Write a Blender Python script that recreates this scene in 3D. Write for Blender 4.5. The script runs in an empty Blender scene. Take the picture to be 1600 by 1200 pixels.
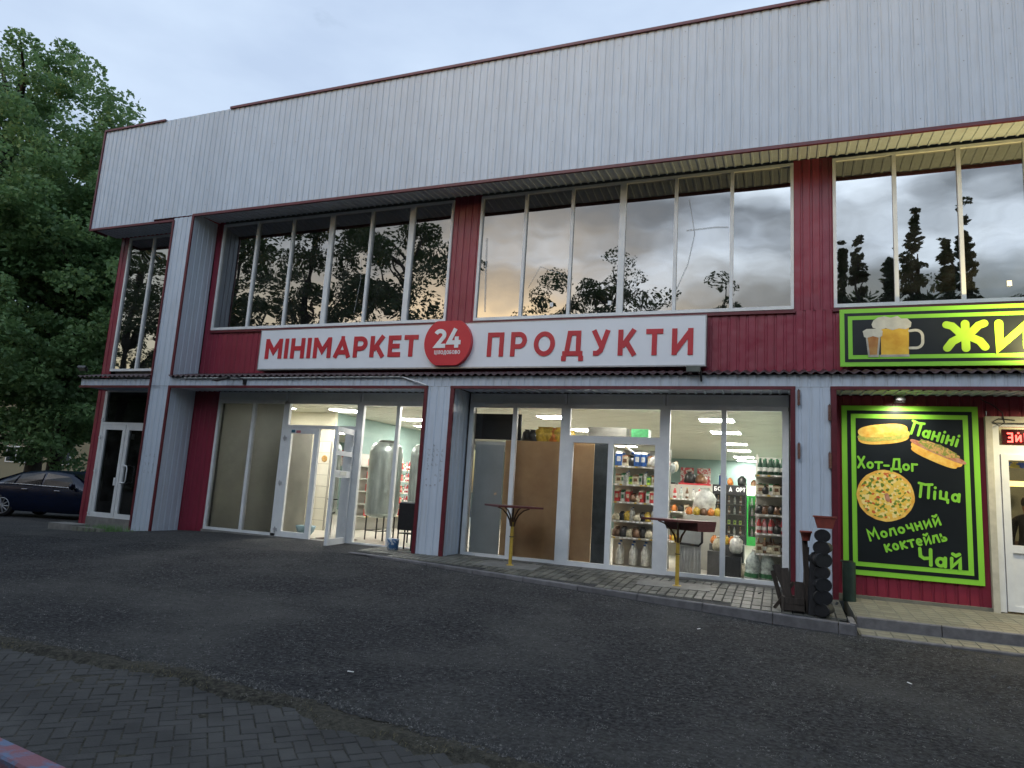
import bpy, bmesh, math, random
import numpy as np
from mathutils import Vector, Matrix, noise as mnoise
random.seed(7); rng = np.random.RandomState(7)
PI = math.pi; R = math.radians
sc = bpy.context.scene
C = sc.collection

# ------------------------------------------------------------------ camera
cam_d = bpy.data.cameras.new('camera'); cam = bpy.data.objects.new('camera', cam_d); C.objects.link(cam)
rt = Vector((0.93112273, 0.35960657, 0.06077482)); up = Vector((-0.000315473, -0.16584635, 0.98615155)); fw = Vector((-0.36470586, 0.9182473, 0.15430986))
M = Matrix((rt, up, -fw)).transposed().to_4x4(); M.translation = Vector((0, -12.5, 1.3725))
cam.matrix_world = M
cam_d.sensor_width = 36; cam_d.lens = 1075.41/1600*36; cam_d.clip_end = 2000; cam_d.clip_start = .05
sc.camera = cam

# ------------------------------------------------------------------ world, sun, exposure
SUN_EL, SUN_ROT = R(5.0), R(203)
w = bpy.data.worlds.new('World'); sc.world = w; w.use_nodes = True
nt = w.node_tree; N = nt.nodes; L = nt.links; N.clear()
out = N.new('ShaderNodeOutputWorld'); bg = N.new('ShaderNodeBackground'); L.new(bg.outputs[0], out.inputs[0])
sky = N.new('ShaderNodeTexSky'); sky.sky_type = 'NISHITA'; sky.sun_disc = False
sky.sun_elevation = SUN_EL; sky.sun_rotation = SUN_ROT; sky.altitude = 100; sky.air_density = 1.0; sky.dust_density = 1.5; sky.ozone_density = 1.5
tc = N.new('ShaderNodeTexCoord'); mp = N.new('ShaderNodeMapping'); mp.inputs['Scale'].default_value = (1, 1, 2.6)
mp.inputs['Location'].default_value = (3.1, 1.7, .4)
nz = N.new('ShaderNodeTexNoise'); nz.inputs['Scale'].default_value = 3.4; nz.inputs['Detail'].default_value = 8; nz.inputs['Roughness'].default_value = .62
cr = N.new('ShaderNodeValToRGB'); cr.color_ramp.elements[0].position = .22; cr.color_ramp.elements[0].color = (.05,.05,.05,1); cr.color_ramp.elements[1].position = .66; cr.color_ramp.elements[1].color = (.94,.94,.94,1)
nz2 = N.new('ShaderNodeTexNoise'); nz2.inputs['Scale'].default_value = 4.0; nz2.inputs['Detail'].default_value = 5
cc = N.new('ShaderNodeValToRGB'); cc.color_ramp.elements[0].position = .35; cc.color_ramp.elements[0].color = (2.5,3.08,4.05,1); cc.color_ramp.elements[1].position = .68; cc.color_ramp.elements[1].color = (3.05,3.68,4.6,1)
mx = N.new('ShaderNodeMixRGB')
dt = N.new('ShaderNodeVectorMath'); dt.operation = 'DOT_PRODUCT'; dt.inputs[1].default_value = (math.sin(SUN_ROT+R(-8)), math.cos(SUN_ROT+R(-8)), .10); L.new(tc.outputs['Generated'], dt.inputs[0])
dm = N.new('ShaderNodeMapRange'); dm.interpolation_type = 'SMOOTHSTEP'; dm.inputs[1].default_value = .30; dm.inputs[2].default_value = .98; dm.inputs[3].default_value = 0; dm.inputs[4].default_value = 1; L.new(dt.outputs['Value'], dm.inputs[0])
n5 = N.new('ShaderNodeTexNoise'); n5.inputs['Scale'].default_value = 2.7; n5.inputs['Detail'].default_value = 6; n5.inputs['Roughness'].default_value = .5; n5.inputs['Distortion'].default_value = .25; L.new(mp.outputs[0], n5.inputs['Vector'])
r5 = N.new('ShaderNodeMapRange'); r5.interpolation_type = 'SMOOTHSTEP'; r5.inputs[1].default_value = .40; r5.inputs[2].default_value = .64; r5.inputs[3].default_value = -.22; r5.inputs[4].default_value = 3.2; L.new(n5.outputs['Fac'], r5.inputs[0])
m5 = N.new('ShaderNodeMath'); m5.operation = 'MULTIPLY_ADD'; m5.inputs[2].default_value = 1; L.new(dm.outputs[0], m5.inputs[0]); L.new(r5.outputs[0], m5.inputs[1])
sc5 = N.new('ShaderNodeVectorMath'); sc5.operation = 'SCALE'; L.new(cc.outputs[0], sc5.inputs[0]); L.new(m5.outputs[0], sc5.inputs['Scale'])
L.new(tc.outputs['Generated'], mp.inputs[0]); L.new(mp.outputs[0], nz.inputs['Vector']); L.new(mp.outputs[0], nz2.inputs['Vector'])
sz = N.new('ShaderNodeSeparateXYZ'); L.new(tc.outputs['Generated'], sz.inputs[0])
el = N.new('ShaderNodeMapRange'); el.inputs[1].default_value = .22; el.inputs[2].default_value = .50; el.inputs[3].default_value = -.26; el.inputs[4].default_value = .30; L.new(sz.outputs['Z'], el.inputs[0])
ad = N.new('ShaderNodeMath'); ad.operation = 'ADD'; L.new(nz.outputs['Fac'], ad.inputs[0]); L.new(el.outputs[0], ad.inputs[1]); L.new(ad.outputs[0], cr.inputs[0]); L.new(nz2.outputs['Fac'], cc.inputs[0])
L.new(cr.outputs[0], mx.inputs[0]); L.new(sky.outputs[0], mx.inputs[1]); wt = N.new('ShaderNodeMixRGB'); wt.blend_type = 'MULTIPLY'; wt.inputs[2].default_value = (1.06,1.0,.90,1); L.new(dm.outputs[0], wt.inputs[0]); L.new(sc5.outputs[0], wt.inputs[1])
L.new(wt.outputs[0], mx.inputs[2])
L.new(mx.outputs[0], bg.inputs[0]); bg.inputs[1].default_value = .10
sd = bpy.data.lights.new('sun', 'SUN'); sun = bpy.data.objects.new('sun', sd); C.objects.link(sun)
sd.energy = .14; sd.angle = R(18); sd.color = (1, .93, .88)
sun.rotation_euler = Vector((-math.sin(SUN_ROT)*math.cos(R(38)), -math.cos(SUN_ROT)*math.cos(R(38)), -math.sin(R(38)))).to_track_quat('-Z', 'Y').to_euler()
vs = sc.view_settings; vs.view_transform = 'Standard'; vs.look = 'None'; vs.gamma = 1; vs.exposure = 1.2; vs.use_curve_mapping = False

# ------------------------------------------------------------------ helpers
class MB:
    def __init__(s): s.v = []; s.f = []; s.mi = []; s.sm = []
    def add(s, vs_, fs, mi=0, smooth=False):
        n = len(s.v); s.v += [tuple(p) for p in vs_]
        for f in fs: s.f.append(tuple(n+i for i in f)); s.mi.append(mi); s.sm.append(smooth)
        return s
    def box(s, x0, x1, y0, y1, z0, z1, mi=0):
        return s.add([(x0,y0,z0),(x1,y0,z0),(x1,y1,z0),(x0,y1,z0),(x0,y0,z1),(x1,y0,z1),(x1,y1,z1),(x0,y1,z1)],
                     [(0,3,2,1),(4,5,6,7),(0,1,5,4),(1,2,6,5),(2,3,7,6),(3,0,4,7)], mi)
    def hexa(s, p, mi=0):   # 8 points: bottom 4, top 4
        return s.add(p, [(0,3,2,1),(4,5,6,7),(0,1,5,4),(1,2,6,5),(2,3,7,6),(3,0,4,7)], mi)
    def tube(s, pts, r, n=8, mi=0, caps=True, smooth=True):
        pts = [Vector(p) for p in pts]; rs = r if isinstance(r, (list, tuple)) else [r]*len(pts)
        vv = []; ff = []; prev = None
        for i, p in enumerate(pts):
            d = (pts[min(i+1, len(pts)-1)]-pts[max(i-1, 0)]).normalized()
            if prev is None: a = d.orthogonal().normalized()
            else: a = (prev - d*prev.dot(d)); a = a.normalized() if a.length > 1e-6 else d.orthogonal().normalized()
            prev = a; b = d.cross(a)
            for k in range(n):
                t = 2*PI*k/n; vv.append(p+(a*math.cos(t)+b*math.sin(t))*rs[i])
        for i in range(len(pts)-1):
            for k in range(n):
                k2 = (k+1) % n; ff.append((i*n+k, i*n+k2, (i+1)*n+k2, (i+1)*n+k))
        s.add(vv, ff, mi, smooth)
        if caps:
            s.add(vv[:n][::-1], [tuple(range(n))], mi); s.add(vv[-n:], [tuple(range(n))], mi)
        return s
    def lathe(s, prof, n=20, mi=0, c=(0,0,0), smooth=True, axis='z'):
        vv = []; ff = []
        for (r, z) in prof:
            for k in range(n):
                t = 2*PI*k/n
                if axis == 'z': vv.append((c[0]+r*math.cos(t), c[1]+r*math.sin(t), c[2]+z))
                elif axis == 'y': vv.append((c[0]+r*math.cos(t), c[1]+z, c[2]-r*math.sin(t)))
                else: vv.append((c[0]+z, c[1]+r*math.cos(t), c[2]+r*math.sin(t)))
        for i in range(len(prof)-1):
            for k in range(n):
                k2 = (k+1) % n; ff.append((i*n+k, i*n+k2, (i+1)*n+k2, (i+1)*n+k))
        s.add(vv, ff, mi, smooth)
        s.add(vv[:n][::-1], [tuple(range(n))], mi); s.add(vv[-n:], [tuple(range(n))], mi)
        return s
    def poly(s, pts, y0, y1, mi=0):   # polygon in XZ (counter-clockwise seen from -Y), extruded y0 (front) .. y1 (back)
        n = len(pts)
        s.add([(p[0], y0, p[1]) for p in pts], [tuple(range(n))], mi)
        s.add([(p[0], y1, p[1]) for p in pts], [tuple(range(n))[::-1]], mi)
        vv = [(p[0], y0, p[1]) for p in pts]+[(p[0], y1, p[1]) for p in pts]
        return s.add(vv, [(i, n+i, n+(i+1) % n, (i+1) % n) for i in range(n)], mi)
    def mesh(s, name, mats):
        me = bpy.data.meshes.new(name); me.from_pydata(s.v, [], s.f)
        for m in (mats if isinstance(mats, (list, tuple)) else [mats]): me.materials.append(m)
        if any(s.mi): me.polygons.foreach_set('material_index', s.mi)
        if any(s.sm): me.polygons.foreach_set('use_smooth', s.sm)
        me.update(); return me
    def build(s, name, mats, parent=None, loc=None, rot=None):
        o = bpy.data.objects.new(name, s.mesh(name, mats)); C.objects.link(o)
        if parent: o.parent = parent
        if loc is not None: o.location = loc
        if rot is not None: o.rotation_euler = rot
        return o
def tag(o, label=None, cat=None, group=None, kind=None):
    if label: o['label'] = label
    if cat: o['category'] = cat
    if group: o['group'] = group
    if kind: o['kind'] = kind
    return o
def empty(name, loc=(0,0,0), rz=0, label=None, cat=None, group=None):
    o = bpy.data.objects.new(name, None); C.objects.link(o); o.location = loc; o.rotation_euler = (0,0,rz); o.empty_display_size = .1
    return tag(o, label, cat, group)
def copy_tree(o, parent=None):
    c = o.copy(); C.objects.link(c)
    if parent: c.parent = parent
    for ch in list(o.children): copy_tree(ch, c)
    return c
def inst(name, me, parent=None, loc=(0,0,0), rot=(0,0,0), scale=None):
    o = bpy.data.objects.new(name, me); C.objects.link(o)
    if parent: o.parent = parent
    o.location = loc; o.rotation_euler = rot
    if scale: o.scale = scale
    return o

# ------------------------------------------------------------------ materials
def mat(name, col, rough=.6, var=.12, scale=6, metal=0, bump=0, bscale=60, stretch=(1,1,1), col2=None, lo=.35, hi=.65, spec=.5, rand=0, detail=5, world=False):
    m = bpy.data.materials.new(name); m.use_nodes = True; nt = m.node_tree; N = nt.nodes; L = nt.links
    b = N['Principled BSDF']; b.inputs['Roughness'].default_value = rough; b.inputs['Metallic'].default_value = metal
    b.inputs['Specular IOR Level'].default_value = spec
    tc = N.new('ShaderNodeTexCoord'); mp = N.new('ShaderNodeMapping'); mp.inputs['Scale'].default_value = stretch; L.new(N.new('ShaderNodeNewGeometry').outputs['Position'] if world else tc.outputs['Object'], mp.inputs[0])
    nz = N.new('ShaderNodeTexNoise'); nz.inputs['Scale'].default_value = scale; nz.inputs['Detail'].default_value = detail; nz.inputs['Roughness'].default_value = .6
    L.new(mp.outputs[0], nz.inputs['Vector'])
    rp = N.new('ShaderNodeValToRGB'); rp.color_ramp.elements[0].position = lo; rp.color_ramp.elements[1].position = hi
    if col2 is None: c0 = [c*(1-var) for c in col]; c1 = [min(1, c*(1+var)) for c in col]
    else: c0 = col; c1 = col2
    rp.color_ramp.elements[0].color = (*c0, 1); rp.color_ramp.elements[1].color = (*c1, 1)
    L.new(nz.outputs['Fac'], rp.inputs[0]); last = rp.outputs[0]
    if rand:
        oi = N.new('ShaderNodeObjectInfo'); mr = N.new('ShaderNodeMapRange'); mr.inputs[3].default_value = 1-rand; mr.inputs[4].default_value = 1+rand
        L.new(oi.outputs['Random'], mr.inputs[0]); mu = N.new('ShaderNodeVectorMath'); mu.operation = 'SCALE'
        L.new(last, mu.inputs[0]); L.new(mr.outputs[0], mu.inputs['Scale']); last = mu.outputs[0]
    L.new(last, b.inputs['Base Color'])
    if bump:
        n2 = N.new('ShaderNodeTexNoise'); n2.inputs['Scale'].default_value = bscale; n2.inputs['Detail'].default_value = 4; L.new(tc.outputs['Object'], n2.inputs['Vector'])
        bm_ = N.new('ShaderNodeBump'); bm_.inputs['Strength'].default_value = bump; bm_.inputs['Distance'].default_value = .01
        L.new(n2.outputs['Fac'], bm_.inputs['Height']); L.new(bm_.outputs[0], b.inputs['Normal'])
    return m
def emis(name, col, st):
    m = bpy.data.materials.new(name); m.use_nodes = True; N = m.node_tree.nodes; b = N['Principled BSDF']
    b.inputs['Base Color'].default_value = (*col, 1); b.inputs['Emission Color'].default_value = (*col, 1); b.inputs['Emission Strength'].default_value = st
    return m
def glass(name, tint=(.9,.93,.92), ior=1.5, boost=1.0, dirt=.03, wav=0):
    m = bpy.data.materials.new(name); m.use_nodes = True; nt = m.node_tree; N = nt.nodes; L = nt.links; N.clear()
    o = N.new('ShaderNodeOutputMaterial'); tr = N.new('ShaderNodeBsdfTransparent'); tr.inputs[0].default_value = (*tint, 1)
    gl = N.new('ShaderNodeBsdfGlossy'); gl.inputs['Roughness'].default_value = .01; gl.inputs['Color'].default_value = (.95,.95,.95,1)
    fr = N.new('ShaderNodeFresnel'); fr.inputs[0].default_value = ior
    mu = N.new('ShaderNodeMath'); mu.operation = 'MULTIPLY'; mu.inputs[1].default_value = boost; mu.use_clamp = True; L.new(fr.outputs[0], mu.inputs[0])
    mx = N.new('ShaderNodeMixShader'); L.new(mu.outputs[0], mx.inputs[0]); L.new(tr.outputs[0], mx.inputs[1]); L.new(gl.outputs[0], mx.inputs[2])
    df = N.new('ShaderNodeBsdfDiffuse'); df.inputs[0].default_value = (.5,.5,.47,1)
    nz = N.new('ShaderNodeTexNoise'); nz.inputs['Scale'].default_value = 3; nz.inputs['Detail'].default_value = 6
    tc = N.new('ShaderNodeTexCoord'); L.new(tc.outputs['Object'], nz.inputs['Vector'])
    rp = N.new('ShaderNodeMapRange'); rp.inputs[1].default_value = .4; rp.inputs[2].default_value = .8; rp.inputs[3].default_value = dirt*.4; rp.inputs[4].default_value = dirt*2.2
    L.new(nz.outputs['Fac'], rp.inputs[0]); m2 = N.new('ShaderNodeMixShader'); L.new(rp.outputs[0], m2.inputs[0]); L.new(mx.outputs[0], m2.inputs[1]); L.new(df.outputs[0], m2.inputs[2])
    if wav:
        n2 = N.new('ShaderNodeTexNoise'); n2.inputs['Scale'].default_value = 1.1; n2.inputs['Detail'].default_value = 1; L.new(tc.outputs['Object'], n2.inputs['Vector'])
        bm_ = N.new('ShaderNodeBump'); bm_.inputs['Strength'].default_value = 1; bm_.inputs['Distance'].default_value = wav
        L.new(n2.outputs['Fac'], bm_.inputs['Height']); L.new(bm_.outputs[0], gl.inputs['Normal'])
    L.new(m2.outputs[0], o.inputs[0]); return m

def cladding(name, col, var, dirt, rough=.42):
    """painted profiled steel: vertical rain streaks, faint blotches, per-sheet tone"""
    m = mat(name, col, rough, var, 1.2, 0, 0, stretch=(1,1,.35), rand=.035)
    nt = m.node_tree; N = nt.nodes; L = nt.links; b = N['Principled BSDF']
    src = b.inputs['Base Color'].links[0].from_socket
    tc = N.new('ShaderNodeTexCoord'); mp = N.new('ShaderNodeMapping'); mp.inputs['Scale'].default_value = (14, 14, .7); L.new(tc.outputs['Object'], mp.inputs[0])
    nz = N.new('ShaderNodeTexNoise'); nz.inputs['Scale'].default_value = 1; nz.inputs['Detail'].default_value = 5; nz.inputs['Roughness'].default_value = .7; L.new(mp.outputs[0], nz.inputs['Vector'])
    mr = N.new('ShaderNodeMapRange'); mr.inputs[1].default_value = .48; mr.inputs[2].default_value = .85; mr.inputs[3].default_value = 0; mr.inputs[4].default_value = .6; L.new(nz.outputs['Fac'], mr.inputs[0])
    mx = N.new('ShaderNodeMixRGB'); mx.inputs[2].default_value = (*dirt, 1); L.new(mr.outputs[0], mx.inputs[0]); L.new(src, mx.inputs[1]); L.new(mx.outputs[0], b.inputs['Base Color'])
    nb = N.new('ShaderNodeTexNoise'); nb.inputs['Scale'].default_value = 2.2; nb.inputs['Detail'].default_value = 2; L.new(tc.outputs['Object'], nb.inputs['Vector'])
    bb = N.new('ShaderNodeBump'); bb.inputs['Strength'].default_value = .8; bb.inputs['Distance'].default_value = .03; L.new(nb.outputs['Fac'], bb.inputs['Height']); L.new(bb.outputs[0], b.inputs['Normal'])
    return m

WHITE = cladding('white painted steel', (.515,.575,.66), .05, (.35,.34,.32))
RED = cladding('wine red painted steel', (.235,.021,.045), .10, (.09,.018,.022), .38)
TRIM = mat('wine red trim', (.11,.012,.020), .4, .15, 9, bump=.1)
DKRED = mat('dark red roofing', (.035,.010,.013), .5, .2)
PVC = mat('white plastic frame', (.66,.67,.68), .35, .05, 5, col2=(.74,.75,.75))
PVCG = mat('greyed lintel panel', (.66,.67,.63), .45, .06, 3)
CREAMWOOD = mat('cream painted timber', (.50,.47,.38), .6, .1, 8, bump=.2)
MIRROR = glass('upper window glass', (.10,.11,.12), 2.6, 1.6, .022, .006)  # dirt share also paints a pale haze over the mirrored trees
SHOPGLASS = glass('shop window glass', (.91,.91,.90), 1.5, 1.0, .02, .001)
DOORGLASS = glass('dark entrance glass', (.25,.27,.26), 1.5, 1.2, .02)
FILM = mat('grey window film', (.22,.215,.185), .55, .2, 1.3, col2=(.38,.37,.31), bump=.1, bscale=20)
_n = FILM.node_tree.nodes; _t = _n.new('ShaderNodeBsdfTranslucent'); _t.inputs[0].default_value = (.36,.37,.36,1); _m = _n.new('ShaderNodeMixShader'); _m.inputs[0].default_value = .55
FILM.node_tree.links.new(_n['Principled BSDF'].outputs[0], _m.inputs[1]); FILM.node_tree.links.new(_t.outputs[0], _m.inputs[2]); FILM.node_tree.links.new(_m.outputs[0], _n['Material Output'].inputs[0])
CONC = mat('weathered concrete', (.20,.19,.175), .85, .2, 4, bump=.5, bscale=90)
KERB = mat('concrete kerb', (.13,.125,.13), .85, .2, 7, bump=.5, bscale=80, rand=.12)
SIGNW = mat('sign face white', (.76,.78,.82), .4, .03, 1)
SIGNR = mat('sign lettering red', (.50,.022,.035), .4, .06, 2)
SIGNWH = mat('sign lettering white', (.82,.82,.82), .4, .03, 2)
ALU = mat('grey metal edge', (.35,.36,.38), .35, .1, 8, metal=.6)
GREEN = mat('printed lime green', (.24,.60,.045), .45, .04, 1)
LIME = mat('printed yellow green', (.36,.62,.04), .45, .05, 1)
BLACKP = mat('printed black banner', (.010,.013,.016), .32, .2, 1.2)
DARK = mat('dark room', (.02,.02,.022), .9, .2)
BLACK = mat('black plastic', (.012,.012,.014), .45, .3, 10)
RUBBER = mat('black rubber', (.014,.014,.016), .7, .3, 12, bump=.3)
YEL = mat('yellow painted steel pipe', (.42,.27,.035), .45, .15, 12, col2=(.52,.36,.06), bump=.15)
BROWNRED = mat('dark red brown table paint', (.10,.022,.022), .35, .2, 14, bump=.15)
TEAL = mat('teal painted wall', (.25,.36,.33), .7, .06, 2)
CREAM = mat('cream wall', (.58,.56,.42), .7, .05, 2)
CEIL = mat('cream ceiling plank', (.62,.62,.53), .55, .04, 1, rand=0)
FLOORT = mat('shop floor tile', (.42,.40,.34), .3, .1, 3)
STEELT = mat('wrapped steel tank', (.34,.39,.37), .3, .2, 5, metal=.45, stretch=(1,1,.25), bump=.3, bscale=14)
RUST = mat('rusty ceramic', (.16,.05,.03), .7, .5, 30, bump=.4, col2=(.26,.16,.13))
BARK = mat('bark', (.022,.019,.015), .9, .3, 10, bump=.8, bscale=30, stretch=(1,1,.3))
TERRA = mat('terracotta plastic pot', (.22,.045,.03), .6, .2, 10)
WOODD = mat('weathered dark wood', (.035,.026,.02), .85, .35, 12, bump=.5, stretch=(4,4,.6))
CARD = mat('brown hardboard', (.52,.33,.17), .7, .1, 2.5, col2=(.62,.41,.22), bump=.1)
def leafmat(name, c1, c2):
    m = mat(name, c1, .5, .2, .8, col2=c2, lo=.3, hi=.7, spec=.3)
    N = m.node_tree.nodes; L = m.node_tree.links; b = N['Principled BSDF']
    tl = N.new('ShaderNodeBsdfTranslucent'); tl.inputs[0].default_value = (*[min(1, c*1.6) for c in c2], 1)
    mx = N.new('ShaderNodeMixShader'); mx.inputs[0].default_value = .3
    o = [n for n in N if n.type == 'OUTPUT_MATERIAL'][0]
    L.new(b.outputs[0], mx.inputs[1]); L.new(tl.outputs[0], mx.inputs[2]); L.new(mx.outputs[0], o.inputs[0]); return m
LEAF = leafmat('maple leaves', (.055,.115,.055), (.15,.255,.10))
LEAFD = leafmat('dark leaves', (.025,.055,.02), (.05,.085,.03))

# ------------------------------------------------------------------ lettering: each letter drawn as strokes
def arc(cx, cy, rx, ry, a0, a1, n=12):
    return [(cx+rx*math.cos(R(a0+(a1-a0)*i/n)), cy+ry*math.sin(R(a0+(a1-a0)*i/n))) for i in range(n+1)]
def glyph(ch, t):
    h = t/2; c = ch
    if c in 'ІI': return t, [[(h,0),(h,1)]]
    if c == 'М': w=1.08; return w, [[(h,0),(h,1)], [(w-h,0),(w-h,1)], [(h,.93),(w/2,.34),(w-h,.93)]]
    if c == 'Н': w=.86; return w, [[(h,0),(h,1)], [(w-h,0),(w-h,1)], [(t,.5),(w-t,.5)]]
    if c == 'А': w=1.0; return w, [[(.08,0),(w/2,.86)], [(w/2,.86),(w-.08,0)], [(.26,.26),(w-.26,.26)], [(w/2-.1,.93),(w/2+.1,.93)]]
    if c == 'Р': w=.80; return w, [[(h,0),(h,1)], [(t,1-h)]+arc(.42, .655, .38-h, .345-h, 90, -90)+[(t,.31+h)]]
    if c == 'К': w=.86; return w, [[(h,0),(h,1)], [(t*.9,.33),(w-.13,1)], [(.38,.50),(w-.1,0)]]
    if c == 'Е': w=.70; return w, [[(h,0),(h,1)], [(t,1-h),(w,1-h)], [(t,.5),(w-.06,.5)], [(t,h),(w,h)]]
    if c == 'Т': w=.78; return w, [[(0,1-h),(w,1-h)], [(w/2,0),(w/2,1-t)]]
    if c == 'П': w=.84; return w, [[(h,0),(h,1-h),(w-h,1-h),(w-h,0)]]
    if c == 'О': w=1.04; return w, [arc(w/2, .5, w/2-h, .5-h, 0, 360, 28)]
    if c == 'Д': w=1.0; return w, [[(0,h),(w,h)], [(h*.8,-.2),(h*.8,0)], [(w-h*.8,-.2),(w-h*.8,0)], [(.22,t),(.34,1-h),(w-.22,1-h),(w-.22,t)]]
    if c == 'У': w=.88; return w, [[(.1,1),(.5,.34)], [(w-.1,1),(.46,.2),(.30,h),(.10,h)]]
    if c == 'И': w=.90; return w, [[(h,0),(h,1)], [(w-h,0),(w-h,1)], [(h*1.3,.13),(w-h*1.3,.87)]]
    if c == 'В': w=.78; return w, [[(h,0),(h,1)], [(t,1-h)]+arc(.42,.75,.30-h+.02,.25-h+.0,90,-90)+[(t,.5)], [(t,.5)]+arc(.42,.26,.36-h,.26-h*.9,90,-90)+[(t,h)]]
    if c == 'Л': w=.84; return w, [[(0.02,h),(.16,h),(.27,.3),(.30,1-h),(w-h,1-h),(w-h,0)]]
    if c == 'Ц': w=.88; return w, [[(h,1),(h,h),(w-.1,h)], [(w-.1-h,1),(w-.1-h,t)], [(w-h*.7,-.2),(w-h*.7,t*.9)]]
    if c == 'Б': w=.76; return w, [[(w-.08,1-h),(h,1-h),(h,h)]+arc(.40,.31,.36-h,.31-h,-90,90)+[(t,.62-h)]]
    if c == '2': w=.72; return w, [arc(.35,.68,.28,.32-h,160,-30,12)+[(.16,h),(w,h)]]
    if c == '4': w=.86; return w, [[(.50,1),(.10,.28),(w,.28)], [(.60,0),(.60,.20)], [(.60,.36),(.60,.58)]]
    # hand-drawn rounded letters (t is about a fifth)
    if c == 'п_': pass
    if c == 'p': w=.9; return w, [[(0.05,.96),(.5,.90),(.95,.97)], [(.22,.9),(.20,.02)], [(.74,.92),(.76,.02)]]                     # large Pe with a long roof
    if c == 'a': w=.62; return w, [arc(.28,.28,.2,.22,20,380,14), [(.52,.55),(.52,.05)]]
    if c == 'n': w=.62; return w, [[(.1,.58),(.1,.03)], [(.52,.6),(.52,.02)], [(.1,.3),(.52,.32)]]
    if c == 'i': w=.24; return w, [[(.12,.5),(.12,.02)], [(.12,.76),(.125,.79)]]
    if c == 'X': w=.72; return w, [[(.08,.95),(.62,.05)], [(.6,.97),(.1,.03)]]
    if c == 'o': w=.62; return w, [arc(.31,.29,.22,.23,0,360,16)]
    if c == 't': w=.62; return w, [[(.04,.56),(.6,.58)], [(.32,.5),(.31,.03)]]
    if c == '-': w=.52; return w, [[(.08,.32),(.44,.33)]]
    if c == 'D': w=.88; return w, [[(.06,-.12),(.08,.08),(.84,.08),(.84,-.12)], [(.2,.12),(.3,.9),(.7,.92),(.72,.12)]]
    if c == 'g': w=.5; return w, [[(.48,.56),(.1,.56),(.1,.02)]]
    if c == 'c': w=.68; return w, [[(.1,.58),(.12,.12),(.5,.08),(.5,.56)], [(.5,.08),(.62,.06),(.63,-.12)]]
    if c == 'M': w=.95; return w, [[(.1,.02),(.14,.92),(.46,.4),(.78,.94),(.86,.03)]]
    if c == 'l': w=.62; return w, [[(.05,.06),(.18,.56),(.5,.58),(.54,.03)]]
    if c == 'h': w=.58; return w, [[(.1,.6),(.14,.32),(.46,.3)], [(.5,.62),(.5,.03)]]
    if c == 'u': w=.64; return w, [[(.1,.58),(.1,.06),(.54,.56),(.54,.02)]]
    if c == 'j': w=.64; return w, [[(.1,.58),(.1,.06),(.54,.56),(.54,.02)], [(.16,.84),(.32,.75),(.5,.86)]]
    if c == 'k': w=.6; return w, [[(.1,.6),(.1,.02)], [(.52,.58),(.16,.3),(.54,.03)]]
    if c == 'e': w=.6; return w, [[(.14,.29),(.46,.30)], arc(.31,.3,.21,.25,12,300,12)]
    if c == 's': w=.58; return w, [[(.1,.6),(.1,.05)]+arc(.28,.17,.18,.13,-90,90,8)+[(.12,.3)]]
    if c == 'C': w=.8; return w, [[(.1,.96),(.14,.52),(.34,.4),(.66,.46)], [(.68,.96),(.7,.04)]]
    if c == 'Z': w=1.12; return w, [[(.56,.96),(.56,.04)], [(.08,.93),(.22,.88),(.5,.5),(.22,.3),(.08,.06)], [(1.04,.95),(.9,.88),(.62,.5),(.92,.3),(1.04,.08)]]
    if c == 'U': w=.92; return w, [[(.12,.94),(.12,.08),(.8,.9),(.8,.08)]]
    if c == 'W': w=.8; return w, [[(.14,.06),(.14,.92)]+arc(.4,.72,.2,.2,90,-90,8)+[(.16,.5)], [(.2,.5)]+arc(.44,.28,.24,.22,90,-90,8)+[(.16,.06)]]
    if c == 'E': w=.6; return w, [[(.05,.95),(.55,.95),(.55,.05),(.05,.05)], [(.15,.5),(.55,.5)]]     # seen from behind
    if c == 'J': w=.6; return w, [[(.07,.8),(.07,.05)], [(.53,.8),(.53,.05)], [(.07,.1),(.53,.75)], [(.2,1.0),(.4,1.0)]]
    return .4, []
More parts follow.
